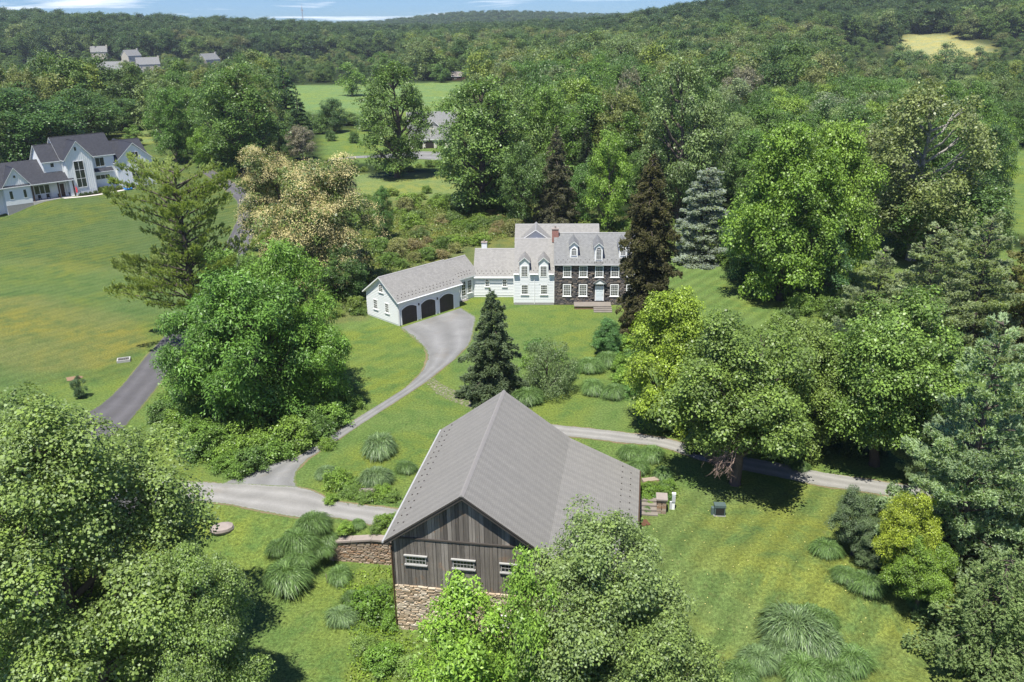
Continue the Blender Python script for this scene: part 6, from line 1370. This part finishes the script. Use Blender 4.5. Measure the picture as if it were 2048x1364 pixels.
for d, x, y, h, r, az in near:
    k, nm, c = random.choices(kinds, wts)[0]; v = random.uniform(.85, 1.18); c = tuple(min(1, q * v) for q in c)
    zone = 'the wood beside the giant poplar' if az > 10 and d < 280 else 'the wood above the vivid trees' if az > 10 else 'the wood behind the stone house' if az > -2 else 'the belt beyond the meadow' if az > -18 else 'the belt behind the farmhouse'
    if d > 300: k = {'mid_a': 'mid_a', 'mid_b': 'mid_b'}.get(k, k)
    tree(k, x, y, h, r * (.6 if k == 'old_spruce' else 1), c, '%s tree in %s' % (nm, zone), group='%s trees in %s' % (nm, zone), name='spruce_tree' if k == 'old_spruce' else None)
# far mass as one object: points instancing the three light crowns
srcs = []
for i, (k, px, pb, pt, hw) in enumerate((('far_a', 520, 160, 118, 24), ('far_b', 760, 160, 105, 22), ('far_c', 1020, 158, 112, 24))):
    e, c = ptree(k, px, pb, pt, hw, MIDG, ('round green tree at the left foot of the far wood', 'tall green tree at the far field edge left of the brown house', 'broad green tree at the far field edge right of the brown house')[i]); srcs.append(c)
fa = np.array(far); print('near', len(near), 'far', len(far))
ex = np.array([(x, y) for x in np.arange(-500, 500, 22) for y in np.arange(2250, 2900, 26)]) + 0.0; ex = ex + rw_.uniform(-8, 8, ex.shape)
M['ridge_leaf'] = leaf_mat('ridge_leaf', trans=0.25, pale=0.1, rnd=True, cols=[(0.0, (0.030, 0.062, 0.026)), (0.4, (0.062, 0.112, 0.040)), (0.7, (0.040, 0.080, 0.036)), (1.0, (0.10, 0.15, 0.055))])
def mass(name, X, Y, Hh, Rr, mat):
    Z = height(X, Y); pm = bpy.data.meshes.new(name); pm.vertices.add(len(X)); pm.vertices.foreach_set('co', np.column_stack([X, Y, Z - .5]).astype(np.float32).ravel())
    a = pm.attributes.new('scl', 'FLOAT_VECTOR', 'POINT'); a.data.foreach_set('vector', np.column_stack([Rr / 7.0, Rr / 7.0, Hh / 18.0]).astype(np.float32).ravel())
    a = pm.attributes.new('rot', 'FLOAT', 'POINT'); a.data.foreach_set('value', rw_.uniform(0, 6.28, len(X)).astype(np.float32))
    fw = obj(name, pm, kind='stuff')
    ng = bpy.data.node_groups.new(name, 'GeometryNodeTree'); ng.interface.new_socket('Geometry', in_out='INPUT', socket_type='NodeSocketGeometry'); ng.interface.new_socket('Geometry', in_out='OUTPUT', socket_type='NodeSocketGeometry')
    gi = N(ng, 'NodeGroupInput'); go = N(ng, 'NodeGroupOutput'); jn = N(ng, 'GeometryNodeJoinGeometry')
    for c in srcs:
        oi = N(ng, 'GeometryNodeObjectInfo'); oi.inputs['Object'].default_value = c; oi.inputs['As Instance'].default_value = False
        smn = N(ng, 'GeometryNodeSetMaterial'); smn.inputs['Material'].default_value = M[mat]; lk(ng, oi.outputs['Geometry'], smn.inputs['Geometry'])
        gti = N(ng, 'GeometryNodeGeometryToInstance'); lk(ng, smn.outputs[0], gti.inputs[0]); lk(ng, gti.outputs[0], jn.inputs[0])
    ip = N(ng, 'GeometryNodeInstanceOnPoints'); ip.inputs['Pick Instance'].default_value = True; lk(ng, gi.outputs[0], ip.inputs['Points']); lk(ng, jn.outputs[0], ip.inputs['Instance'])
    ri = N(ng, 'FunctionNodeRandomValue', data_type='INT'); ri.inputs[4].default_value = 0; ri.inputs[5].default_value = 2; lk(ng, ri.outputs[2], ip.inputs['Instance Index'])
    na = N(ng, 'GeometryNodeInputNamedAttribute', data_type='FLOAT_VECTOR'); na.inputs[0].default_value = 'scl'; lk(ng, na.outputs[0], ip.inputs['Scale'])
    nb = N(ng, 'GeometryNodeInputNamedAttribute', data_type='FLOAT'); nb.inputs[0].default_value = 'rot'; cx_ = N(ng, 'ShaderNodeCombineXYZ'); lk(ng, nb.outputs[0], cx_.inputs[2]); lk(ng, cx_.outputs[0], ip.inputs['Rotation'])
    lk(ng, ip.outputs[0], go.inputs[0]); md = fw.modifiers.new('scatter', 'NODES'); md.node_group = ng
dd_ = fa[:, 0] + rw_.uniform(-60, 60, len(fa)); az_ = fa[:, 5]; rmask = dd_ > np.interp(az_, [-35, 0, 10, 20, 35], [960, 980, 800, 860, 980])
q = fa[~rmask]; mass('far_woodland', q[:, 1], q[:, 2], q[:, 3], q[:, 4], 'wood_leaf')
q = fa[rmask]; mass('ridge_woodland', np.concatenate([q[:, 1], ex[:, 0]]), np.concatenate([q[:, 2], ex[:, 1]]), np.concatenate([q[:, 3], np.full(len(ex), 26.)]), np.concatenate([q[:, 4], np.full(len(ex), 15.)]), 'ridge_leaf')

# ------------------------------------------------------------------ the air
hb = MB(); hb.box(-3700, 3700, -1000, 3250, -9, 215); hm = bpy.data.materials.new('haze'); hm.use_nodes = True; ht = hm.node_tree; ht.nodes.clear()
pv = N(ht, 'ShaderNodeVolumePrincipled'); pv.inputs['Color'].default_value = (0.80, 0.90, 1.0, 1); pv.inputs['Density'].default_value = 0.00009; pv.inputs['Anisotropy'].default_value = 0.2
ho = N(ht, 'ShaderNodeOutputMaterial'); lk(ht, pv.outputs[0], ho.inputs['Volume']); hb.build('haze', hm, None, kind='stuff')

# ------------------------------------------------------------------ tell look-alikes apart by their order from left to right
ORD = 'first second third fourth fifth sixth seventh eighth ninth tenth eleventh twelfth thirteenth fourteenth fifteenth sixteenth seventeenth eighteenth nineteenth twentieth'.split()
TENS = {20: 'twenty', 30: 'thirty', 40: 'forty', 50: 'fifty', 60: 'sixty', 70: 'seventy', 80: 'eighty', 90: 'ninety'}
def ordinal(n):
    if n <= 20: return ORD[n - 1]
    if n >= 100: return 'hundredth' if n == 100 else 'hundred-and-' + ordinal(n - 100)
    t, u = n // 10 * 10, n % 10
    return (TENS[t][:-1] + 'ieth') if u == 0 else TENS[t] + '-' + ORD[u - 1]
by = {}
for o in COL.objects:
    if o.get('label') and o.parent is None: by.setdefault(o['label'], []).append(o)
for lb, os_ in by.items():
    if len(os_) < 2: continue
    os_.sort(key=lambda o: (project(*o.location) or (0, 0))[0])
    for i, o in enumerate(os_):
        o['label'] = '%s, %s from left' % (lb, ordinal(i + 1))
        if not o.get('group'): o['group'] = lb
